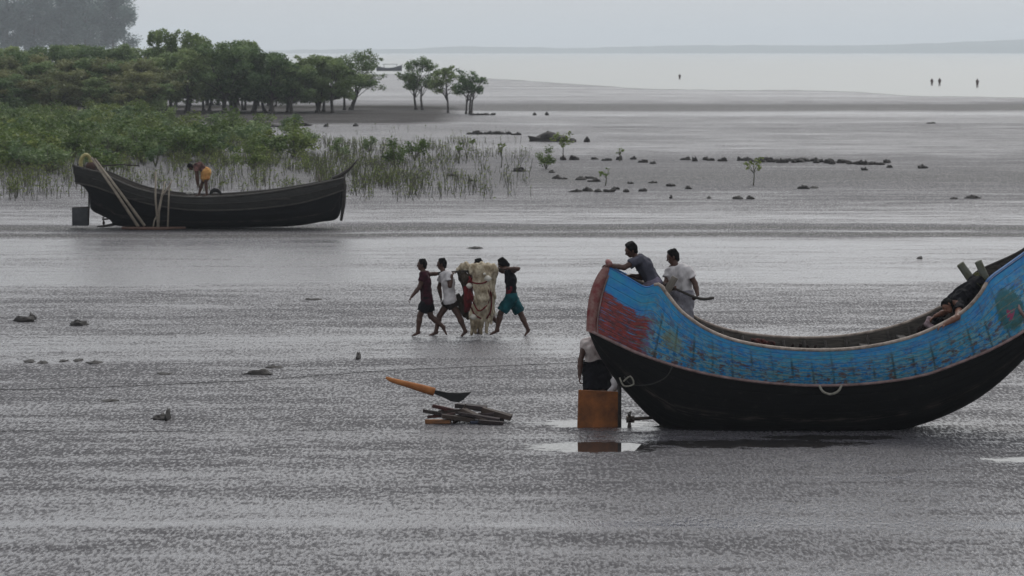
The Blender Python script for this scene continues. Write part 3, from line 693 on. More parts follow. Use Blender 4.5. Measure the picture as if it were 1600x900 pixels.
    m = MB(); m.tube(cr([W(975, 588, yr + .15), W(985, 600, yr + .1), W(1005, 602, yr - .02), W(1025, 598, yr - .08), W(1042, 588, yr - .16), W(1051, 572, yr - .2)], 18), .010, 5); m.build('hanging_rope', M_DROPE, root)
    m = MB(); m.tube(cr([W(968, 590, yr + .1), W(975, 603, yr + .05), W(990, 600, yr), W(985, 588, yr), W(974, 596, yr + .03)], 14), .014, 5); m.build('rope_knot', M_ROPE, root)
    m = MB(); m.tube(cr([W(1588, 470, YB - .5), W(1594, 485, YB - .56), W(1604, 500, YB - .5), W(1614, 520, YB - .45)], 10), .03, 6); m.build('bow_rope', M_RAIL, root)
    return root, Sc
blue, SCB = build_blue()

# ---- the far dark boat
YD = 101.2
def build_dark():
    base = W(330, 354, YD); base.z = 0
    root = empty('fishing_boat', base, 'long dark wooden fishing boat lying beside the marsh on the left, grey upper strake', 'boat')
    Sp = [(114, 259), (135, 265), (160, 272), (185, 284), (215, 296), (250, 304), (300, 309), (360, 307), (420, 301), (480, 291), (515, 284), (537, 279)]
    Rp = [(118, 286), (145, 291), (180, 303), (215, 314), (250, 322), (300, 328), (360, 328), (420, 324), (470, 317), (510, 306), (536, 297)]
    Bp = [(141, 292), (142, 310), (143, 327), (160, 337), (172, 343), (180, 352), (250, 356), (330, 356), (400, 355), (460, 353), (500, 347), (528, 340), (536, 298)]
    f = lambda t: math.sin(math.pi * min(1, max(0, t)))
    wS = lambda t: .12 + 1.0 * f(.06 + .92 * t)**.6; wR = lambda t: .06 + .9 * f(.02 + .97 * t)**.6
    up = mat('grey_tarred_strake', '201f1e', .8, '34322f', 3, .3, stretch=(1, 4, 8))
    Sc, Rc, Bc = hull(root, YD, Sp, Rp, Bp, wS, wR, matU=up, matL=tar_mat('black_tar', '040406', '09090f', 7))
    for sg in (1, -1):
        g = MB(); g.tube([Vector((a, YD - sg * (w - .01), z + .01)) for a, w, z in Sc], .045, 6); g.build('gunwale', mat('dark_gunwale', '403d39', .8), root)
        r = MB(); r.tube([Vector((a, YD - sg * (w + .01), z)) for a, w, z in Rc], .03, 6); r.build('rub_rail', mat('dull_rail', '4a4540', .85), root)
        mid = MB(); mid.tube([Vector(((a + c) / 2, YD - sg * ((w + d_) / 2 + .055), (z + e) / 2)) for (a, w, z), (c, d_, e) in zip(Sc[8:-3], Rc[8:-3])], .02, 5); mid.build('strake_edge', mat('strake_edge', '34322f', .8), root)
    st = MB(); q = Sc[-1]; st.tube([W(533, 345, YD), W(537, 320, YD), W(538, 290, YD), W(536, 272, YD)], [.05, .07, .08, .06], 7); st.build('stem', M_WOOD, root)
    st = MB(); st.tube(cr([W(520, 280, YD), W(535, 272, YD), W(548, 262, YD), W(559, 249, YD)], 8), [.10, .10, .09, .08, .07, .05, .035, .02], 7, .8); st.build('prow_horn', M_WOOD, root)
    m = MB(); m.tube([W(500, 286, YD - .1), W(498, 272, YD - .1)], .04, 6); m.build('prow_post', M_GREYW, root)
    m = MB(); m.box((W(329, 0, YD).x, YD, W(0, 309, YD).z), (5.6, 1.9, .05)); m.build('deck', M_WOOD, root)
    # counter stern board hanging under the overhang
    m = MB(); m.box(W(130, 277, YD), (.5, .5, .40), Matrix.Rotation(R(8), 3, 'Y')); m.build('stern_board', M_WOOD, root, bevel=.02)
    m = MB(); m.box(W(125, 339, YD), (.56, .05, .62)); rud = m.build('rudder', M_RUDG, root, bevel=.008)
    m = MB(); m.tube([W(138, 352, YD), W(139, 322, YD), W(139, 285, YD)], .03, 6); m.tube([W(113, 325, YD), W(139, 324, YD)], .03, 6); m.build('rudder_stock', M_WOOD, rud)
    m = MB(); m.tube([W(178, 341, YD), W(160, 343, YD)], .03, 7); sh = m.build('propeller_shaft', M_METAL, root)
    m = MB(); c = W(162, 343, YD)
    for k in range(3):
        an = k * 2.094 + .9; dv = Vector((0, math.cos(an), math.sin(an))); sd = Vector((.5, -math.sin(an), math.cos(an))).normalized()
        m.add([c, c + dv * .14 - sd * .08, c + dv * .24, c + dv * .15 + sd * .08], [(0, 1, 2, 3)])
    m.build('propeller', M_METAL, sh, shade=False, solid=.02)
    m = MB(); m.tube([W(186, 349, YD), W(165, 353, YD), W(152, 354, YD)], [.06, .05, .03], 6); m.build('skeg', M_WOOD, root)
    m = MB(); m.tube([W(150, 260, YD - .2), W(190, 257, YD - .1), W(218, 259, YD)], .025, 6); m.tube([W(150, 262, YD - .2), W(150, 272, YD - .2)], .03, 6); m.build('tiller', M_WOOD, root)
    return root
dark = build_dark()
def pole(name, pts, rad, m, label, cat, group=None, n=8):
    mb = MB(); mb.tube(pts, rad, n); o = mb.build(name, m, loc=pts[0]); return tag(o, label, cat, group)
for k, (a, b, l) in enumerate((((143, 246), (216, 354), 'left one of the two long pale poles leaning on the stern of the far boat'), ((148, 248), (226, 353), 'right one of the two long pale poles leaning on the stern of the far boat'))):
    ya = YD - 1.35; pole('bamboo_pole', [W(*b, 100.6 - .5), W((a[0] + b[0]) / 2 + 1, (a[1] + b[1]) / 2, 100.3), W(*a, YD - .9)], [.055, .05, .04], M_PALE, l, 'pole')
yp = 100.0
pole('raft_plank', [W(190, 356.5, yp), W(240, 357.5, yp), W(290, 356, yp)], [.05, .07, .04], mat('reddish_plank', '5a4136', .8), 'long reddish plank lying on the mud along the far boat', 'plank')
pole('prop_stick', [W(247, 356, yp), W(243, 310, yp), W(243, 268, yp)], [.04, .035, .03], M_PALE, 'leftmost thin upright stick standing against the far boat', 'stick')
pole('prop_stick', [W(262, 356, yp), W(264, 300, yp), W(265, 288, yp)], [.03, .028, .025], M_PALE, 'rightmost thin upright stick standing against the far boat', 'stick')
mb = MB(); mb.tube([W(247, 356, yp + .1), W(248, 330, yp + .1), W(253, 306, yp), W(258, 283, yp)], [.06, .05, .04, .025], 7); mb.tube([W(252, 308, yp), W(262, 294, yp - .05), W(269, 282, yp)], [.035, .03, .02], 6); mb.tube([W(248, 332, yp + .1), W(241, 345, yp), W(239, 356, yp)], [.03, .025, .02], 6)
tag(mb.build('forked_branch', M_PALE, loc=W(247, 356, yp)), 'forked pale branch propped between the two thin sticks by the far boat', 'branch')
# coil of yellow hose, rag and things on the decks
mb = MB(); mb.tube(cr([W(127, 262, YD - .1), W(126, 252, YD - .1), W(130, 244, YD - .1), W(135, 242, YD - .05), W(140, 246, YD), W(142, 254, YD)], 18), .07, 8)
tag(mb.build('hose', mat('pale_yellow_hose', '9d9460', .6), loc=W(127, 262, YD)), 'pale yellow hose bent in an arch over the stern of the far boat', 'hose')
mb = MB(); mb.tube(cr([W(136, 264, YD), W(141, 258, YD), W(147, 262, YD), W(150, 269, YD)], 8), [.05, .12, .13, .14, .15, .12, .1, .05], 7)
tag(mb.build('cloth_bundle', mat('reddish_cloth', '4f3a35', .9), loc=W(140, 262, YD)), 'small reddish bundle behind the arched yellow hose', 'bundle')
mb = MB(); mb.tube(cr([W(291, 303, YD - .4), W(297, 301, YD - .4), W(302, 303.5, YD - .4)], 5), [.03, .07, .07, .05, .03], 6); tag(mb.build('cloth_bundle', mat('white_cloth', 'b3b0aa', .9), loc=W(297, 303, YD)), 'crumpled white rag on the deck left of the bent man', 'rag')
mb = MB(); mb.tube(cr([W(328, 303, YD), W(334, 297, YD), W(342, 299, YD), W(346, 304, YD)], 6), [.03, .08, .09, .08, .06, .03], 6); tag(mb.build('cloth_bundle', mat('dark_cloth', '1d1c1d', .9), loc=W(335, 303, YD)), 'dark bundle on the deck right of the bent man', 'bundle')
# distant boat on the far water's edge
def far_boat():
    Y = 930.; s = F / Y; root = empty('fishing_boat', G(606, 111), 'hazy little boat on the waterline behind the leaning mangrove', 'boat'); Y = G(606, 111).y
    m = MB(); rows = []
    for k in range(7):
        row = []
        for i in range(21):
            t = i / 20; px = 588 + 40 * t; zt = 106 - 5 * abs(t - .45)**2 * 3.2; w = 1.4 * math.sin(math.pi * (.04 + .92 * t))**.6; an = (k / 6 - .5) * math.pi
            b = W(px, 112, Y); tp = W(px, zt, Y); zz = tp.z + (b.z - tp.z) * math.cos(an)
            row.append(Vector((b.x * (1 if True else 1), Y + w * math.sin(an), max(zz, -.1))))
        rows.append(row)
    m.loft(rows); m.build('hull', mat('distant_hull', '35383c', .8), root)
    m = MB(); m.box(W(610, 100.5, Y), (4.6, 2, .14))
    m.build('canopy', mat('distant_canopy', '555a60', .8), root)
    for px in (600, 620):
        for dy in (-.9, .9):
            m = MB(); m.tube([W(px, 107, Y + dy), W(px, 100.5, Y + dy)], .08, 5); m.build('canopy_post', M_WOOD, root)
far_boat()

# ---------------------------------------------------------------- pools by the rudder, ropes on the mud
def ground_rope(pts, r, label):
    c = cr([G(a, b, .012) for a, b in pts], 90); mb = MB(); mb.tube([p + Vector((0, .12 * mnoise.noise(Vector((i * .3, 0, 0))), 0)) for i, p in enumerate(c)], r, 5)
    tag(mb.build('mooring_rope', M_DROPE, loc=c[0]), label, 'rope')
ground_rope([(-30, 610), (120, 606), (250, 601), (400, 594), (480, 588), (560, 582), (640, 577), (720, 574), (820, 570), (912, 566)], .005, 'thin dark rope lying in a long shallow slant across the flat above the wood pile')
ground_rope([(-30, 673), (300, 674), (560, 672)], .0035, 'faint dark rope lying straight across the left of the near flat')
# ---------------------------------------------------------------- people: smooth-union bodies meshed from a distance field
class Field:
    """distance field on a grid; limbs are tapered capsules melted together"""
    def __init__(s, lo, hi, h=.011):
        s.h = h; s.lo = np.array(lo, float); s.n = np.ceil((np.array(hi) - s.lo) / h).astype(int) + 1; s.F = np.full(s.n, .5, np.float32)
    def _blk(s, lo, hi):
        a = np.clip(((np.array(lo) - s.lo) / s.h).astype(int) - 1, 0, s.n - 1); b = np.clip(((np.array(hi) - s.lo) / s.h).astype(int) + 3, 1, s.n)
        ax = [s.lo[i] + s.h * np.arange(a[i], b[i]) for i in range(3)]
        return tuple(slice(a[i], b[i]) for i in range(3)), np.meshgrid(*ax, indexing='ij')
    def put(s, d, sl, k):
        F = s.F[sl]; hh = np.clip(.5 + .5 * (F - d) / k, 0, 1); s.F[sl] = F * (1 - hh) + d * hh - k * hh * (1 - hh)
    def cap(s, a, b, ra, rb, k=.02, clip=None, sq=None):
        """clip: list of (point, normal): keep only the side the normal points away from; sq: (axis, factor) flattening"""
        a, b = np.array(a, float), np.array(b, float); m = max(ra, rb) + .05
        sl, (X, Y, Z) = s._blk(np.minimum(a, b) - m, np.maximum(a, b) + m)
        if X.size == 0: return
        ab = b - a; L = max(1e-9, ab @ ab); t = np.clip(((X - a[0]) * ab[0] + (Y - a[1]) * ab[1] + (Z - a[2]) * ab[2]) / L, 0, 1)
        D = [X - a[0] - ab[0] * t, Y - a[1] - ab[1] * t, Z - a[2] - ab[2] * t]
        if sq is not None:
            ax, f = np.array(sq[0], float), sq[1]; ax = ax / np.linalg.norm(ax); q = D[0] * ax[0] + D[1] * ax[1] + D[2] * ax[2]
            D = [D[i] + ax[i] * q * (f - 1) for i in range(3)]
        d = np.sqrt(D[0]**2 + D[1]**2 + D[2]**2) - (ra + (rb - ra) * t)
        for p, nrm in (clip or []):
            nrm = np.array(nrm, float); nrm /= np.linalg.norm(nrm); d = np.maximum(d, (X - p[0]) * nrm[0] + (Y - p[1]) * nrm[1] + (Z - p[2]) * nrm[2])
        s.put(d.astype(np.float32), sl, k)
    def ball(s, c, r, k=.02, **kw): s.cap(c, np.array(c, float) + 1e-4, r, r, k, **kw)
    def mesh(s):
        F = s.F; n = s.n; V = {}; ins = F < 0
        c = np.zeros(n - 1, int); idx = [(i, j, k) for i in (0, 1) for j in (0, 1) for k in (0, 1)]
        sub = lambda A, o: A[o[0]:n[0] - 1 + o[0], o[1]:n[1] - 1 + o[1], o[2]:n[2] - 1 + o[2]]
        for o in idx: c += sub(ins, o)
        act = (c > 0) & (c < 8); A = np.argwhere(act); num = -np.ones(n - 1, int); num[act] = np.arange(len(A))
        acc = np.zeros((len(A), 3)); cnt = np.zeros(len(A))
        for o in idx:
            for ax in range(3):
                if o[ax]: continue
                p = list(o); p[ax] = 1; f0 = F[tuple((A + o).T)]; f1 = F[tuple((A + p).T)]; m = (f0 < 0) != (f1 < 0)
                t = np.where(m, f0 / np.where(m, f0 - f1, 1), 0); q = np.array(o, float)[None].repeat(len(A), 0); q[:, ax] += t
                acc += q * m[:, None]; cnt += m
        P = s.lo + (A + acc / cnt[:, None]) * s.h; faces = []
        for ax in range(3):
            u, v = (ax + 1) % 3, (ax + 2) % 3; sl0 = [slice(1, n[i] - 1) for i in range(3)]; sl0[ax] = slice(0, n[ax] - 1); sl1 = list(sl0); sl1[ax] = slice(1, n[ax])
            a, b = ins[tuple(sl0)], ins[tuple(sl1)]
            for flip, m in ((0, a & ~b), (1, ~a & b)):
                E = np.argwhere(m); E[:, u] += 1; E[:, v] += 1
                def g(du, dv): Q = E.copy(); Q[:, u] -= du; Q[:, v] -= dv; return num[tuple(Q.T)]
                q = np.stack([g(1, 1), g(0, 1), g(0, 0), g(1, 0)], 1); faces.append(q[:, ::-1] if flip else q)
        return P, np.concatenate(faces)
    def build(s, name, m, parent, loc=None):
        P, Fc = s.mesh(); me = bpy.data.meshes.new(name); o = bpy.data.objects.new(name, me); COL.objects.link(o)
        if parent: o.parent = parent; base = np.array(wloc(parent))
        else: o.location = loc; base = np.array(loc)
        P = P - base; me.vertices.add(len(P)); me.vertices.foreach_set('co', P.astype('f').ravel())
        me.loops.add(Fc.size); me.loops.foreach_set('vertex_index', Fc.astype('i').ravel()); me.polygons.add(len(Fc)); me.polygons.foreach_set('loop_start', np.arange(0, Fc.size, 4, dtype='i'))
        me.polygons.foreach_set('use_smooth', np.ones(len(Fc), bool)); me.update(calc_edges=True); me.validate()
        if not me.vertices: print('EMPTY', name)
        me.materials.append(m); return o
def cloth_mat(name, c, c2=None, folds=9):
    n = NT(name); g = n.coord(); f = n.noise(g, 5, 4, .6); c = lin(c); c2 = lin(c2) if c2 else tuple(x * .7 for x in c[:3]) + (1,)
    n.put(n.mix(n.rng(f, .35, .65), c, c2), n.b.inputs['Base Color']); n.b.inputs['Roughness'].default_value = .9; n.b.inputs['Specular IOR Level'].default_value = .15
    n.l(n.bump(n.noise(n.map(g, (1, 1, .45)), folds, 3, .5, .6), .9, .05), n.b.inputs['Normal']); return n.m
def skin_mat(name, c): return mat(name, c, .55, None, 7, .15, 60, .4)
M_SK = skin_mat('brown_skin', '6e4634'); M_SK2 = skin_mat('dark_brown_skin', '4c3126'); M_HAIR = mat('black_hair', '060505', .8, '0e0c0c', 30, .6, 70, .12)
M_EYE = mat('eyes', '141210', .2, 'b0a8a0', 200, 0)
V3 = lambda *a: np.array(a, float)
def unit(v): v = np.array(v, float); return v / max(1e-9, np.linalg.norm(v))
def hand(f, wr, d, nrm, curl=.5, sgn=1, sc=1.0):
    """palm, four unequal fingers with a bend, thumb from the side of the palm near its base"""
    d = unit(d); nrm = unit(np.array(nrm) - d * np.dot(nrm, d)); sd = np.cross(d, nrm) * sgn
    for q in (-.024, -.008, .008, .024): f.cap(wr + d * .012 * sc + sd * q * .6 * sc, wr + (d * .082 + sd * q) * sc, .0125 * sc, .0115 * sc, .010)
    for q, L in ((-.030, .060), (-.010, .074), (.010, .080), (.030, .070)):
        a = wr + (d * .085 + sd * q) * sc; d1 = unit(d * math.cos(curl * .7) + nrm * math.sin(curl * .7) + sd * q * 3); b = a + d1 * L * .5 * sc
        d2 = unit(d * math.cos(curl * 1.9) + nrm * math.sin(curl * 1.9)); f.cap(a, b, .0098 * sc, .009 * sc, .004); f.cap(b, b + d2 * L * .5 * sc, .009 * sc, .0078 * sc, .004)
    a = wr + (d * .022 + sd * .026) * sc; b = a + unit(d * .55 + sd * .75 + nrm * .3) * .042 * sc; f.cap(a, b, .0135 * sc, .0115 * sc, .008); f.cap(b, b + unit(d * .85 + sd * .25 + nrm * .45) * .034 * sc, .011 * sc, .009 * sc, .004)

def person(label, Y0, J, face, skin=M_SK, top=None, bottom=None, hair=True, group=None, h=.0115, hcurl=(.7, .7), hn=((0, 0, -1), (0, 0, -1)), side=None, thick=1.1, z0=None):
    """J: joints as (px, py, depth offset); face: direction of the face; side: direction from left to right shoulder."""
    P = {k: np.array(W(v[0], v[1], Y0 + v[2])) for k, v in J.items()}
    if z0 is not None:
        for k in P: P[k][2] += z0
    base = Vector(P['pel']); base.z = min(P['an0'][2], P['an1'][2]) - .07
    root = empty('person', base, label, 'person', group)
    A = np.array(list(P.values())); f = Field(A.min(0) - .32, A.max(0) + .32, h); face = unit(face); T = thick
    neck, ch, pel = P['neck'], P['ch'], P['pel']; s0, s1 = P['sh0'], P['sh1']; hd = P['hd']
    sv = unit(s1 - s0) if side is None else unit(side); hw = .085 * T
    # trunk
    up = unit(neck - ch); hips = [pel - sv * hw, pel + sv * hw]; rib = [ch - sv * .075 * T, ch + sv * .075 * T]; up_ = ch * .35 + neck * .65
    waist = (ch + pel) / 2; wst = [waist - sv * .055 * T, waist + sv * .055 * T]
    def trunk(F, o=0, k=.05, clip=None):
        for i in (0, 1):
            F.cap(hips[i], wst[i], .098 * T + o, .082 * T + o, k, clip); F.cap(wst[i], rib[i], .082 * T + o, .098 * T + o, k, clip); F.cap(rib[i], up_ + (rib[i] - ch) * .9, .098 * T + o, .07 * T + o, k, clip)
        F.cap(up_ * .6 + s0 * .4, s0, .058 + o, .054 * T + o, .04, clip); F.cap(up_ * .6 + s1 * .4, s1, .058 + o, .054 * T + o, .04, clip)
    trunk(f)
    f.cap(up_, neck, .06, .052, .03); f.cap(neck, hd - unit(hd - neck) * .03 - face * .015, .052, .05, .02)
    # head with jaw, nose, brow, lips, ears
    hu = unit(hd - neck - face * np.dot(hd - neck, face)); hs = np.cross(face, hu)
    f.ball(hd - face * .018 + hu * .025, .086, .02); f.cap(hd + face * .03 + hu * .03, hd + face * .035 - hu * .06, .062, .045, .02); f.cap(hd - hu * .075 + face * .055, hd - hu * .085 + face * .045, .026, .03, .02)
    f.cap(hd + face * .088 + hu * .012, hd + face * .106 - hu * .022, .010, .015, .012); f.cap(hd + face * .086 - hu * .05 - hs * .018, hd + face * .086 - hu * .05 + hs * .018, .012, .012, .008)
    f.cap(hd + face * .082 + hu * .032 - hs * .035, hd + face * .082 + hu * .032 + hs * .035, .012, .012, .012)
    for q in (-1, 1): f.cap(hd + hs * q * .082 + hu * .015, hd + hs * q * .08 - hu * .02, .017, .012, .006)
    # limbs
    for i in ('0', '1'):
        sh, el, wr = P['sh' + i], P['el' + i], P['wr' + i]
        f.cap(sh, el, .052 * T, .040 * T, .03); m = sh * .6 + el * .4; f.cap(m, m, .052 * T, .05 * T, .03)
        f.cap(el, el * .65 + wr * .35, .040 * T, .041 * T, .02); f.cap(el * .65 + wr * .35, wr, .040 * T, .027 * T, .02)
        hand(f, wr, P['ha' + i] - wr if 'ha' + i in P else wr - el, hn[int(i)], hcurl[int(i)], 1 if i == '0' else -1)
        hp = hips[int(i)]; kn, an = P['kn' + i], P['an' + i]
        f.cap(hp, kn, .088 * T, .056 * T, .03); f.cap(kn, kn * .68 + an * .32, .054 * T, .055 * T, .02); f.cap(kn * .68 + an * .32, an, .055 * T, .036 * T, .03)
        if 'toe' + i in P:
            to = P['toe' + i]; dr = unit(to - an); f.cap(an, an + V3(0, 0, -.035) - dr * .03, .038, .036, .02); f.cap(an + V3(0, 0, -.03), to, .036, .024, .02)
            ft = np.cross(dr, [0, 0, 1]); 
            for q in (-.03, -.012, .006, .024): f.cap(to + ft * q * .8, to + ft * q + dr * (.035 - abs(q) * .4), .014, .011, .006)
    body = f.build('body', skin, root)
    if hair:
        g = Field(hd - .2, hd + .2, .009); pl = [(hd + face * .045 + hu * .035, unit(face * .85 - hu * .55))]
        g.ball(hd - face * .022 + hu * .034, .096, .02, clip=pl); g.cap(hd - face * .05 + hu * .02, hd - face * .055 - hu * .05, .07, .052, .02, clip=[(hd - face * .0, face)])
        for q in range(9): g.ball(hd - face * .02 + hu * (.10 + .01 * (q % 2)) + hs * (q % 3 - 1) * .045 + face * (q // 3 - 1) * .045, .03, .02)
        g.build('hair', M_HAIR, root)
    for q in (-1, 1):
        mb = MB(); c = hd + face * .080 + hu * .012 + hs * q * .030; mb.tube([c - hu * .008, c - hu * .004, c + hu * .004, c + hu * .008], [.005, .010, .010, .005], 8); mb.build('eye', M_EYE, root)
    ctx = dict(P=P, hips=hips, trunk=trunk, root=root, sv=sv, up=up, f=f, hd=hd, face=face, hu=hu, hs=hs, T=T)
    if top: shirt(ctx, *top)
    if bottom: shorts(ctx, *bottom)
    return ctx
def crease(g, a=.006):
    X, Y, Z = np.meshgrid(*[g.lo[i] + g.h * np.arange(g.n[i]) for i in range(3)], indexing='ij')
    g.F += (a * np.sin(X * 31 + Z * 17 + 2.5 * np.sin(Y * 14 + Z * 6)) + a * .6 * np.sin(Z * 47 - X * 29 + Y * 37)).astype(np.float32)
def shirt(c, m, sleeve=.55, hem=.10, loose=.018, kind='shirt'):
    P = c['P']; A = np.array([P['neck'], P['pel'], P['el0'], P['el1'], P['sh0'], P['sh1']]); g = Field(A.min(0) - .3, A.max(0) + .3, .011)
    dn = unit(P['pel'] - P['ch']); hp = P['pel'] + dn * hem; nk = P['neck'] * .72 + P['ch'] * .28
    c['trunk'](g, loose, .05, [(hp, dn), (P['neck'] - c['up'] * .01, c['up'])])
    if sleeve:
        for i in ('0', '1'):
            sh, el = P['sh' + i], P['el' + i]; d = unit(el - sh); e = sh + (el - sh) * sleeve; g.cap(sh, e + d * .1, .062 * c['T'] + loose * .3, .056 * c['T'] + loose * 1.3, .03, [(e, d)])
    for i in (0, 1): g.cap(c['hips'][i], c['hips'][i] + dn * hem * 1.5, .10 + loose, .105 + loose, .04, [(hp, dn)])
    crease(g); return g.build(kind, m, c['root'])
def shorts(c, m, length=.8, loose=.022, kind='shorts', lungi=False):
    P = c['P']; A = np.array([P['pel'], P['kn0'], P['kn1'], P['an0'], P['an1'], P['ch']]); g = Field(A.min(0) - .3, A.max(0) + .3, .011)
    u = unit(P['ch'] - P['pel']); w = (P['pel'] + u * .10, u)
    for i in (0, 1): g.cap(c['hips'][i], c['hips'][i] + u * .1, .104 * c['T'] + loose * .5, .09 * c['T'] + loose * .5, .05, [w])
    for i in (0, 1):
        hp, kn, an = c['hips'][i], P['kn%d' % i], P['an%d' % i]
        if lungi:
            e = kn * (1 - max(0, length - 1)) + an * max(0, length - 1) if length > 1 else hp + (kn - hp) * length
            md = (c['hips'][0] + c['hips'][1]) / 2; kk = (P['kn0'] + P['kn1']) / 2
            g.cap(hp, kn if length > 1 else e, .11 + loose, .085 + loose, .07, [w] if length > 1 else [w, (e, unit(e - hp))]); g.cap(md, kk if length > 1 else hp * .5 + kk * .5, .11 + loose, .09 + loose, .08, [w])
            if length > 1: g.cap(kn, e + unit(e - kn) * .1, .085 + loose, .085 + loose, .08, [(e, unit(e - kn))])
        else:
            e = hp + (kn - hp) * length; d = unit(kn - hp); g.cap(hp, e + d * .12, .10 * c['T'] + loose * .6, .078 * c['T'] + loose * 1.2, .03, [(e, d), w])
    crease(g); return g.build(kind, m, c['root'])

YW = 62.6
C_MAR = cloth_mat('maroon_cloth', '3a1420', '261019'); C_WHT = cloth_mat('white_cloth', 'c4bfbf', 'a39fa0'); C_BLK = cloth_mat('black_cloth', '15141a', '0c0c10'); C_TEAL = cloth_mat('teal_cloth', '0d4a50', '0a3238')
C_GREY = cloth_mat('grey_cloth', '45454f', '36363f'); C_LIL = cloth_mat('lilac_grey_cloth', '6b6474', '524c5a'); C_BRN = cloth_mat('dark_brown_cloth', '231a18'); C_ORG = cloth_mat('orange_cloth', 'c09a60', 'a06838'); C_PINK = cloth_mat('pinkish_cloth', '8f8285', '6f5c60')
C_BLKR = cloth_mat('black_and_red_cloth', '14131a', '1c1219', 5)
L_ = (-1, 0, -.08)
GW = 'men carrying a net bundle across the flat'
# first man, striding left, near arm swinging forward
person('leading barefoot man in a maroon shirt, at the front of the four carrying the bundle', YW, dict(hd=(659, 414, 0), neck=(661, 424, 0), ch=(664, 440, 0), pel=(667, 470, 0), sh0=(662, 430, -.19), sh1=(665, 429, .18),
    el0=(655, 449, -.24), wr0=(643, 464, -.26), ha0=(639, 469, -.26), el1=(675, 428, .24), wr1=(689, 427.5, .16), ha1=(694, 426, .1), kn0=(656, 493, -.09), an0=(653, 518, -.10), toe0=(645.5, 524, -.12), kn1=(673, 494, .09), an1=(693, 511, .09), toe1=(697, 521, .06)),
    (-1, -.15, -.05), M_SK2, (C_MAR, .5, .07, .02), (C_BLK, .72, .025), group=GW, side=(0, 1, 0), hn=((1, 0, -.3), (0, 0, -1)))
person('barefoot man in a white shirt walking second, raised arm holding the carrying pole', YW + .05, dict(hd=(690, 413, 0), neck=(692, 423.5, 0), ch=(700, 440, 0), pel=(703.5, 469, 0), sh0=(701, 429, -.18), sh1=(692, 430, .19),
    el0=(703, 447, -.27), wr0=(706, 430, -.25), ha0=(710, 424, -.16), el1=(686, 449, .24), wr1=(689, 465, .2), ha1=(689, 469, .2), kn0=(717, 494, -.09), an0=(727, 517, -.1), toe0=(721, 525, -.1), kn1=(687, 493, .09), an1=(681, 518, .09), toe1=(671, 524.5, .09)),
    (-1, -.1, -.12), M_SK2, (C_WHT, .55, .06, .03), (C_BRN, .45, .03), group=GW, side=(0, 1, 0), hn=((0, 0, -1), (1, 0, 0)))
person('man walking third, mostly hidden behind the net bundle, only hair and legs showing', YW + .45, dict(hd=(747, 413.5, 0), neck=(748, 423.5, 0), ch=(750, 439, 0), pel=(753, 468, 0), sh0=(749, 429, -.18), sh1=(750, 429, .19),
    el0=(740, 440, -.22), wr0=(736, 426, -.1), el1=(742, 440, .22), wr1=(733, 427, .1), kn0=(764, 491, -.09), an0=(779, 505, -.1), toe0=(778, 515, -.1), kn1=(748, 492, .09), an1=(749, 517, .09), toe1=(742, 523, .09)),
    (-1, -.1, -.2), M_SK2, (C_WHT, .55, .08, .02), (C_BRN, .8, .02), group=GW, side=(0, 1, 0))
p4 = person('last man of the four in teal shorts and a black and red top, head bowed', YW, dict(hd=(785, 412.5, 0), neck=(793, 421, 0), ch=(798, 437, 0), pel=(799, 465, 0), sh0=(799, 424, -.19), sh1=(795, 425, .18),
    el0=(809, 420, -.36), wr0=(793, 419, -.44), ha0=(785, 419, -.36), el1=(785, 424, .24), wr1=(776, 419, .16), ha1=(772, 418, .1), kn0=(782.5, 489, -.1), an0=(776.5, 515, -.1), toe0=(767, 522, -.1), kn1=(814, 491, .09), an1=(825, 515, .09), toe1=(821, 523, .06)),
    (-.85, -.1, -.5), M_SK2, (C_BLK, .3, .02, .012, 'vest'), (C_TEAL, .88, .035), group=GW, side=(0, 1, 0), hn=((0, 0, -1), (0, 0, -1)))
g = Field(p4['hd'] - .25, p4['hd'] + .25, .01); hd, fc, hu = p4['hd'], p4['face'], p4['hu']
g.cap(hd - fc * .01 + hu * .03, hd - fc * .02 + hu * .10, .102, .045, .03, clip=[(hd + fc * .06, unit(fc - hu * .5))]); g.cap(hd - fc * .05, hd - fc * .08 - hu * .07, .08, .06, .03, clip=[(hd, fc)]); g.build('head_cloth', C_BLK, p4['root'])
mb = MB()                                            # red panel on the vest
g = Field(np.minimum(p4['P']['ch'], p4['P']['pel']) - .3, np.maximum(p4['P']['ch'], p4['P']['pel']) + .3, .011)
ch, pe = p4['P']['ch'], p4['P']['pel']; a = ch * .55 + pe * .45; up = unit(ch - pe)
for i in (0, 1):
    q = (V3(0, -1, 0), V3(0, 1, 0))[i] * .07; g.cap(a + q, pe + q + up * .04,   .114, .116, .05, [(ch * .7 + pe * .3, up), (pe + up * .02, -up), (pe + V3(.02, 0, 0), V3(1, 0, 0))])
g.build('vest_panel', cloth_mat('dull_red_cloth', '6b2028', '3a1520', 14), p4['root'])

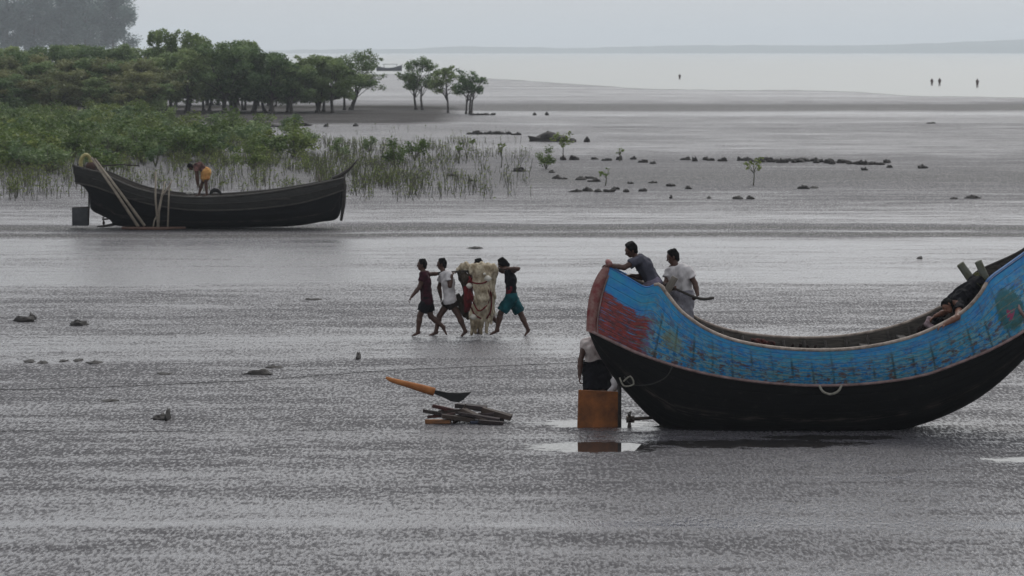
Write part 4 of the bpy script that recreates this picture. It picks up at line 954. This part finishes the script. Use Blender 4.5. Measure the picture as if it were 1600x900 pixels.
# carrying pole and the net bundle slung over it
pole('carrying_pole', [W(684, 426.5, YW - .02), W(745, 422.5, YW - .02), W(813, 419, YW - .02)], [.022, .026, .022], M_WOOD, 'long dark pole on the shoulders of the walking men', 'pole')
M_NET = cloth_mat('cream_netting', 'c4b8a2', '7a6c57', 22); M_NETD = cloth_mat('dark_netting', '3b332a', '221d19', 16); M_NETR = cloth_mat('red_netting', '6a2023', '41181a', 18)
def lump(name, m, balls, parent, k=.05, h=.014):
    A = np.array([np.array(W(a, b, YW + c)) for a, b, c, r in balls]); V_ = A[[r > 0 for *_, r in balls]]; g = Field(V_.min(0) - .3, V_.max(0) + .3, h)
    for q, q2, (a, b, c, r), (a2, b2, c2, r2) in zip(A, A[1:], balls, balls[1:]):
        if r2 > 0 and r > 0: g.cap(q, q2, r, r2, k)
    # creases
    X, Y, Z = np.meshgrid(*[g.lo[i] + g.h * np.arange(g.n[i]) for i in range(3)], indexing='ij')
    g.F += (.016 * np.sin(X * 46 + 3 * np.sin(Z * 7)) * np.cos(Z * 6 + X * 6) + .006 * np.sin(X * 95 + Z * 30 + Y * 50)).astype(np.float32)
    return g.build(name, m, parent)
b0 = W(750, 500, YW - .25); root = empty('net_bundle', b0, 'heaped cream and red fishing net bundle with round white floats slung on the pole', 'net bundle')
lump('cream_net', M_NET, [(741, 421, -.2, .13), (753, 420, -.25, .14), (768, 422, -.15, .14), (768, 437, -.1, .09), (770, 462, -.05, .06), (770, 488, -.05, .04), (768, 506, -.05, .025), (0, 0, 0, 0),
    (750, 424, -.3, .16), (752, 443, -.32, .09), (754, 452, -.36, .13), (755, 466, -.36, .12), (756, 482, -.3, .06), (757, 500, -.2, .03), (0, 0, 0, 0), (757, 430, -.28, .15), (760, 452, -.25, .12), (763, 474, -.15, .08), (762, 500, -.12, .045), (760, 519, -.1, .03), (0, 0, 0, 0),
    (744, 428, -.25, .10), (746, 450, -.3, .09), (748, 472, -.25, .08), (746, 500, -.2, .05), (743, 520, -.15, .03)], root, .045)
lump('shoulder_net', M_NET, [(717, 421, .12, .06), (727, 417, .1, .10), (738, 420, .0, .10), (745, 424, .05, .12)], root)
lump('hanging_net', M_NET, [(742, 474, -.2, .06), (738, 490, -.2, .07), (739, 505, -.15, .06), (737, 522, -.12, .03), (0, 0, 0, 0), (748, 484, -.2, .07), (751, 500, -.15, .08), (752, 520, -.1, .035)], root)
lump('dark_net', M_NETD, [(719, 427, .0, .07), (727, 436, .0, .13), (731, 452, .05, .10), (727, 468, .1, .08), (725, 485, .1, .10), (730, 495, .05, .06), (0, 0, 0, 0), (716, 462, .1, .05), (721, 480, .1, .08)], root)
lump('red_net', M_NETR, [(736, 436, -.1, .05), (732, 452, -.08, .09), (732, 465, -.1, .10), (730, 482, -.02, .09)], root)
for pts in ([(733, 432, -.35), (738, 441, -.45), (750, 443, -.5), (760, 440, -.45), (764, 430, -.35)], [(758, 446, -.43), (764, 458, -.38), (763, 472, -.3), (756, 482, -.42), (748, 486, -.42), (741, 476, -.36), (738, 468, -.3)], [(763, 445, -.35), (768, 465, -.28), (766, 488, -.2), (760, 498, -.22)], [(736, 480, -.28), (742, 492, -.3), (752, 498, -.28)]):
    mb = MB(); mb.tube(cr([W(a, b, YW + c) for a, b, c in pts], 16), .017, 6); mb.build('red_rope', M_NETR, root)
M_FLOAT = mat('white_float', 'c9c5bb', .5, 'a59f93', 12, .1)
for a, b, c, r in ((733.5, 446.5, -.3, .062), (762, 435, -.42, .068), (739.5, 495, -.3, .062), (775, 491, -.1, .04), (757, 428, -.48, .03)):
    g = Field(np.array(W(a, b, YW + c)) - .1, np.array(W(a, b, YW + c)) + .1, .012); g.ball(np.array(W(a, b, YW + c)), r); g.cap(np.array(W(a, b, YW + c)) - V3(r * .9, 0, 0), np.array(W(a, b, YW + c)) + V3(r * .9, 0, 0), r * .35, r * .35, .01); g.build('float', M_FLOAT, root)

# ---- on and around the blue boat
person('man in a grey t-shirt kneeling and leaning on the blue stern', YB, dict(hd=(986, 391, -.08), neck=(993, 401, -.03), ch=(1007, 415, 0), pel=(1022, 443, .02), sh0=(998, 406, -.2), sh1=(1000, 405, .16),
    el0=(975, 418, -.3), wr0=(954, 414.5, -.14), ha0=(945, 414, -.1), el1=(1003, 434, .22), wr1=(986, 430, .12), ha1=(981, 430, .08), kn0=(996, 470, -.16), an0=(1033, 477, -.18), kn1=(996, 474, .22), an1=(1035, 478, .2), toe0=(1046, 478, -.18), toe1=(1047, 479, .2)),
    (-.86, -.25, -.42), M_SK2, (C_GREY, .6, .05, .02), (C_LIL, .9, .03), side=(.08, 1, 0), h=.010, hn=((0, 0, -1), (0, 0, -1)), hcurl=(.5, .6))
person('man in a white short sleeved shirt standing on the stern deck with a curved paddle', YB + .42, dict(hd=(1051, 402, 0), neck=(1055, 414, 0), ch=(1062, 430, 0), pel=(1064, 464, 0), sh0=(1075, 423, -.1), sh1=(1047, 424, .08),
    el0=(1086, 443, -.14), wr0=(1090, 460, -.22), ha0=(1087, 466, -.28), el1=(1040, 443, .0), wr1=(1049, 452, -.24), ha1=(1054, 451, -.28), kn0=(1072, 506, -.10), an0=(1070, 544, 0), kn1=(1058, 506, -.06), an1=(1058, 545, .05), toe0=(1058, 552, -.1), toe1=(1048, 552, -.03)),
    (-.93, -.2, -.3), M_SK2, (C_WHT, .55, .05, .03), (cloth_mat('pale_lungi', '8d8b92', '6c6a72'), 1.7, .03, 'lungi', True), h=.010, hn=((-1, 0, 0), (-1, -1, 0)), hcurl=(1.0, .9))
mb = MB(); mb.tube(cr([W(1040, 444, YB + .16), W(1050, 449, YB + .12), (W(1068, 457, YB + .1)), W(1085, 464, YB + .06), W(1100, 467.5, YB + .04), W(1116, 465, YB + .04)], 18), [.03] * 4 + [.026] * 8 + [.032] * 5 + [.018], 8, .8)
tag(mb.build('tiller_stick', M_WOOD, loc=W(1040, 444, YB + .16)), 'dark curved stick held low by the man in the white shirt', 'stick')
person('man in a white shirt and dark wrap bending behind the brown rudder', YB + .75, dict(hd=(934, 518, -.05), neck=(934, 529, 0), ch=(930, 543, 0), pel=(933, 572, .05), sh0=(915, 537, -.05), sh1=(946, 537, .05),
    el0=(907, 563, -.1), wr0=(905.5, 588, -.15), ha0=(905.5, 596, -.17), el1=(955, 560, .0), wr1=(958, 583, -.15), kn0=(924, 612, -.16), an0=(924, 648, .0), kn1=(943, 612, -.14), an1=(944, 648, .02), toe0=(922, 654, -.2), toe1=(946, 654, -.2)),
    (.3, -.8, -.5), M_SK2, (cloth_mat('pinkish_white_cloth', 'cdc4c0', '9b8f8c'), .35, .03, .03), (C_BLK, .98, .055, 'lungi', True), h=.011, hn=((1, 0, 0), (-1, 0, 0)))
mb = MB(); mb.tube(cr([W(957, 592, YB + .5), W(963, 600, YB + .45), W(958, 608, YB + .42), W(950, 612, YB + .4)], 8), [.05, .07, .08, .08, .07, .06, .05, .03], 7)
tag(mb.build('rag', C_WHT, loc=W(957, 608, YB + .45)), 'crumpled white cloth beside the dark wrap behind the rudder', 'cloth')
person('man in black lying at the right end of the boat, arm over its edge', YB - .15, dict(hd=(1482, 479, -.08), neck=(1492, 473, -.03), ch=(1504, 463, 0), pel=(1529, 443, .1), sh0=(1500, 478, -.35), sh1=(1489, 465, .18),
    el0=(1496, 496, -.74), wr0=(1476, 507, -.84), ha0=(1467, 511, -.86), el1=(1478, 487, .24), wr1=(1461, 494, .2), ha1=(1455, 498, .18), kn0=(1548, 476, -.08), an0=(1545, 512, .0), toe0=(1537, 517, 0), kn1=(1549, 474, .22), an1=(1550, 512, .28), toe1=(1540, 517, .28)),
    (-.75, -.45, -.55), M_SK, (C_BLK, .45, .05, .025), (cloth_mat('olive_cloth', '4a4a2e', '33331f'), .9, .03), side=(.1, 1, .35), h=.010, hn=((0, 0, -1), (0, 0, -1)), hcurl=(.5, .6), thick=1.18)
def bundle(pts, r, m, label, cat, nm, k=.04):
    A = np.array([np.array(W(a, b, YB + c)) for a, b, c in pts]); g = Field(A.min(0) - .2, A.max(0) + .2, .011)
    for q, rr in zip(A, r): g.ball(q, rr, k)
    X, Y, Z = np.meshgrid(*[g.lo[i] + g.h * np.arange(g.n[i]) for i in range(3)], indexing='ij'); g.F += (.009 * np.sin(X * 50 + Z * 25) * np.cos(Z * 40 + Y * 22)).astype(np.float32)
    tag(g.build(nm, m, None, A[0]), label, cat)
bundle([(1452, 499, .1), (1449, 506, .05), (1455, 511, 0)], [.055, .06, .05], C_PINK, 'pink cloth at the hands of the man lying in the boat', 'cloth', 'cloth_bundle')
bundle([(1463, 495, .25), (1468, 503, .2), (1462, 509, .2), (1473, 491, .3)], [.08, .09, .07, .06], C_BLK, 'dark bundle inside the boat beneath the head of the lying man', 'bundle', 'cloth_bundle')
bundle([(1443, 511, .3), (1437, 517, .3), (1447, 518, .25)], [.06, .06, .06], C_BRN, 'brown heap inside the boat left of the pink cloth', 'bundle', 'cloth_bundle')
bundle([(1176, 532, .4), (1184, 534, .4), (1192, 535, .4), (1200, 537, .4), (1208, 536, .4)], [.04, .055, .06, .05, .04], cloth_mat('rust_red_cloth', '5a2a25', '2d1c1a'), 'rust red rope heap on the far gunwale where the boat is lowest', 'rope', 'rope_heap')
bundle([(1238, 540, .5), (1250, 540, .5), (1262, 541, .5), (1274, 541, .5)], [.03, .035, .03, .025], C_BRN, 'dark line of rope on the far gunwale right of the rust red heap', 'rope', 'rope_heap', .03)

# ---- man bent double on the far boat
YM = YD - .1
person('bent over man in an orange wrap standing on the deck of the dark boat', YM, dict(hd=(298, 261, 0), neck=(303, 259, 0), ch=(312, 259, 0), pel=(322, 269, 0), sh0=(306, 262, -.17), sh1=(307, 262, .17),
    el0=(307, 275, -.2), wr0=(308, 287, -.15), el1=(309, 276, .2), wr1=(310, 288, .12), kn0=(322, 287, -.1), an0=(323, 303, -.1), toe0=(317, 306, -.1), kn1=(316, 286, .12), an1=(311, 303, .12), toe1=(305, 306, .12)),
    (-.5, 0, -.86), M_SK2, (cloth_mat('reddish_white_cloth', '7a5a55', '2e1c1c', 6), .4, .0, .02), (C_ORG, .6, .04, 'lungi', True), side=(0, 1, 0), h=.013, hn=((-1, 0, 0), (-1, 0, 0)))

C_WAD = cloth_mat('dull_red_brown_cloth', '55403c')
# ---- tiny figures standing far out in the shallow water
def wader(px, foot, top, label, wide=1):
    p = G(px, foot); s = F / p.y; hgt = max(1.2, (foot - top) / s); q = lambda x, z, y=0: np.array([p.x + x, p.y + y, z * hgt / 1.7])
    root = empty('person', p, label, 'person'); g = Field([p.x - .6, p.y - .4, -.1], [p.x + .6, p.y + .4, hgt + .2], .03)
    for sx in (-1, 1):
        g.cap(q(.1 * sx, -.05), q(.1 * sx, .85), .06, .09, .03); g.cap(q(.18 * sx, 1.38), q(.26 * sx, 1.1), .05, .04, .03); g.cap(q(.26 * sx, 1.1), q(.16 * sx, .95, -.15), .04, .035, .03)
        g.cap(q(.08 * sx, .85), q(.1 * sx, 1.35), .11, .10, .05)
    g.cap(q(0, 1.4), q(0, 1.5), .06, .06, .03); g.ball(q(0, 1.6), .11, .02); g.build('body', M_SK2, root)
    g = Field([p.x - .6, p.y - .4, .3], [p.x + .6, p.y + .4, hgt + .2], .03)
    for sx in (-1, 1): g.cap(q(.08 * sx, .7), q(.1 * sx, 1.33), .13, .125, .05)
    g.build('shirt', C_WAD, root)
wader(1062, 124.5, 117, 'tiny lone figure wading far out, left of the others')
wader(1456, 134, 123, 'left one of two tiny figures wading side by side far out'); wader(1468, 134.5, 122, 'right one of two tiny figures wading side by side far out'); wader(1527, 137, 123, 'tiny lone figure wading far out, rightmost of all')

# ---------------------------------------------------------------- wood pile and the orange handled paddle
YP = G(730, 660).y
wd = [mat('wood_dark', '211c1a', .8, '35292a', 5, .5, 25), mat('wood_brown', '3f322a', .8, '29211d', 5, .5, 25), mat('wood_reddish', '4c2624', .8, '2d1b1b', 6, .5, 25), mat('wood_tan', '8a5c38', .8, '5d4230', 6, .4, 25), mat('wood_blue', '222a3c', .8, '1a1c26', 6, .4, 25)]
def plank(x0, y0, x1, y1, th, wdt, dy, m, label, rest=0):
    a, b = W(x0, y0, YP + dy[0]), W(x1, y1, YP + dy[1]); a.z = max(a.z, th / 2 + .004); b.z = max(b.z, th / 2 + .004)
    d = (b - a); L = d.length; d.normalize(); s_ = d.cross(Vector((0, 0, 1))).normalized(); u = s_.cross(d)
    M = Matrix((d, s_, u)).transposed(); mb = MB(); mb.box((a + b) / 2, (L, wdt, th), M, .012)
    tag(mb.build('driftwood_plank', m, loc=(a + b) / 2, shade=False, bevel=.008), label, 'plank')
plank(661, 642, 738, 656, .06, .10, (.1, .0), wd[0], 'dark plank whose left end sticks out furthest at mid height of the pile')
plank(664, 659.5, 704, 660, .07, .09, (-.15, -.2), wd[3], 'tan plank end at the lower left foot of the pile')
plank(690, 650, 742, 661, .08, .12, (-.2, -.1), wd[1], 'brown plank lying lowest in the middle of the pile')
plank(676, 634, 738, 648, .06, .14, (.2, .1), wd[2], 'dark reddish plank slanting across the top left of the pile')
plank(712, 634, 760, 638, .07, .15, (.3, .2), wd[0], 'dark flat plank at the top of the pile under the blade')
plank(754, 641, 799, 653, .09, .13, (.1, .0), wd[1], 'square ended dark beam sticking out to the right of the pile')
plank(722, 640, 762, 661, .07, .12, (.0, -.2), wd[1], 'brown plank steeply slanting in the centre of the pile')
plank(735, 660, 776, 662, .05, .14, (-.2, -.1), wd[4], 'bluish board at the lower right foot of the pile')
plank(708, 660, 766, 643, .04, .05, (-.1, .2), wd[1], 'thin stick crossing the pile upward to the right')
plank(745, 648, 788, 660, .05, .12, (.25, .2), wd[0], 'dark board behind the bluish board on the right of the pile')
plank(690, 640, 757, 652, .05, .10, (.35, .3), wd[2], 'red brown board hidden at the back of the pile')
plank(728, 632, 716, 655, .035, .04, (.05, -.05), wd[1], 'thin short stick standing steeply in the middle of the pile')
for k_, (x0, y0, x1, y1, dy, mi, l) in enumerate(((700, 656, 772, 647, .1, 0, 'thin dark stick lying low, rising to the right through the pile'), (684, 645, 726, 641, .15, 1, 'short brown stick crossing the left shoulder of the pile'), (742, 652, 792, 649, .3, 2, 'reddish stick at the back right, under the square ended beam'),
        (716, 646, 780, 656, -.1, 0, 'long dark stick running down to the right in front of the centre'), (668, 652, 712, 647, .1, 2, 'reddish stick at the left between the dark plank and the tan end'), (748, 658, 786, 663, -.25, 0, 'dark stick lying flat before the bluish board'), (730, 637, 782, 646, .3, 1, 'brown stick behind the top of the pile sloping right'))):
    plank(x0, y0, x1, y1, .055, .06, (dy, dy - .1), wd[mi], l)
root = empty('paddle', W(690, 640, YP), 'big paddle with an orange handle and a broad black blade resting on the wood pile', 'paddle')
mb = MB(); mb.tube([W(603, 590, YP - .02), W(612, 594, YP - .01), W(640, 601.5, YP), W(660, 607, YP), (W(679, 612.5, YP))], [.022, .040, .055, .068, .072], 10)
mb.build('handle', mat('orange_wood', 'a86b35', .75, '7d4820', 3, .2, 20), root)
mb = MB(); out = [(676, 609), (688, 611), (700, 613.5), (718, 614), (738, 612.5), (731, 618), (724, 625), (716, 629), (704, 627), (692, 621), (676, 614.5)]
fr = [W(a, b, YP - .03 + .0006 * (a - 676)) for a, b in out]; bk = [p + Vector((0, .05, .005)) for p in fr]; n_ = len(fr)
mb.add(fr + bk, [tuple(range(n_))[::-1], tuple(range(n_, 2 * n_))] + [(i, (i + 1) % n_, n_ + (i + 1) % n_, n_ + i) for i in range(n_)])
mb.build('blade', mat('black_wood', '0c0c0d', .6), root, shade=False, bevel=.01)
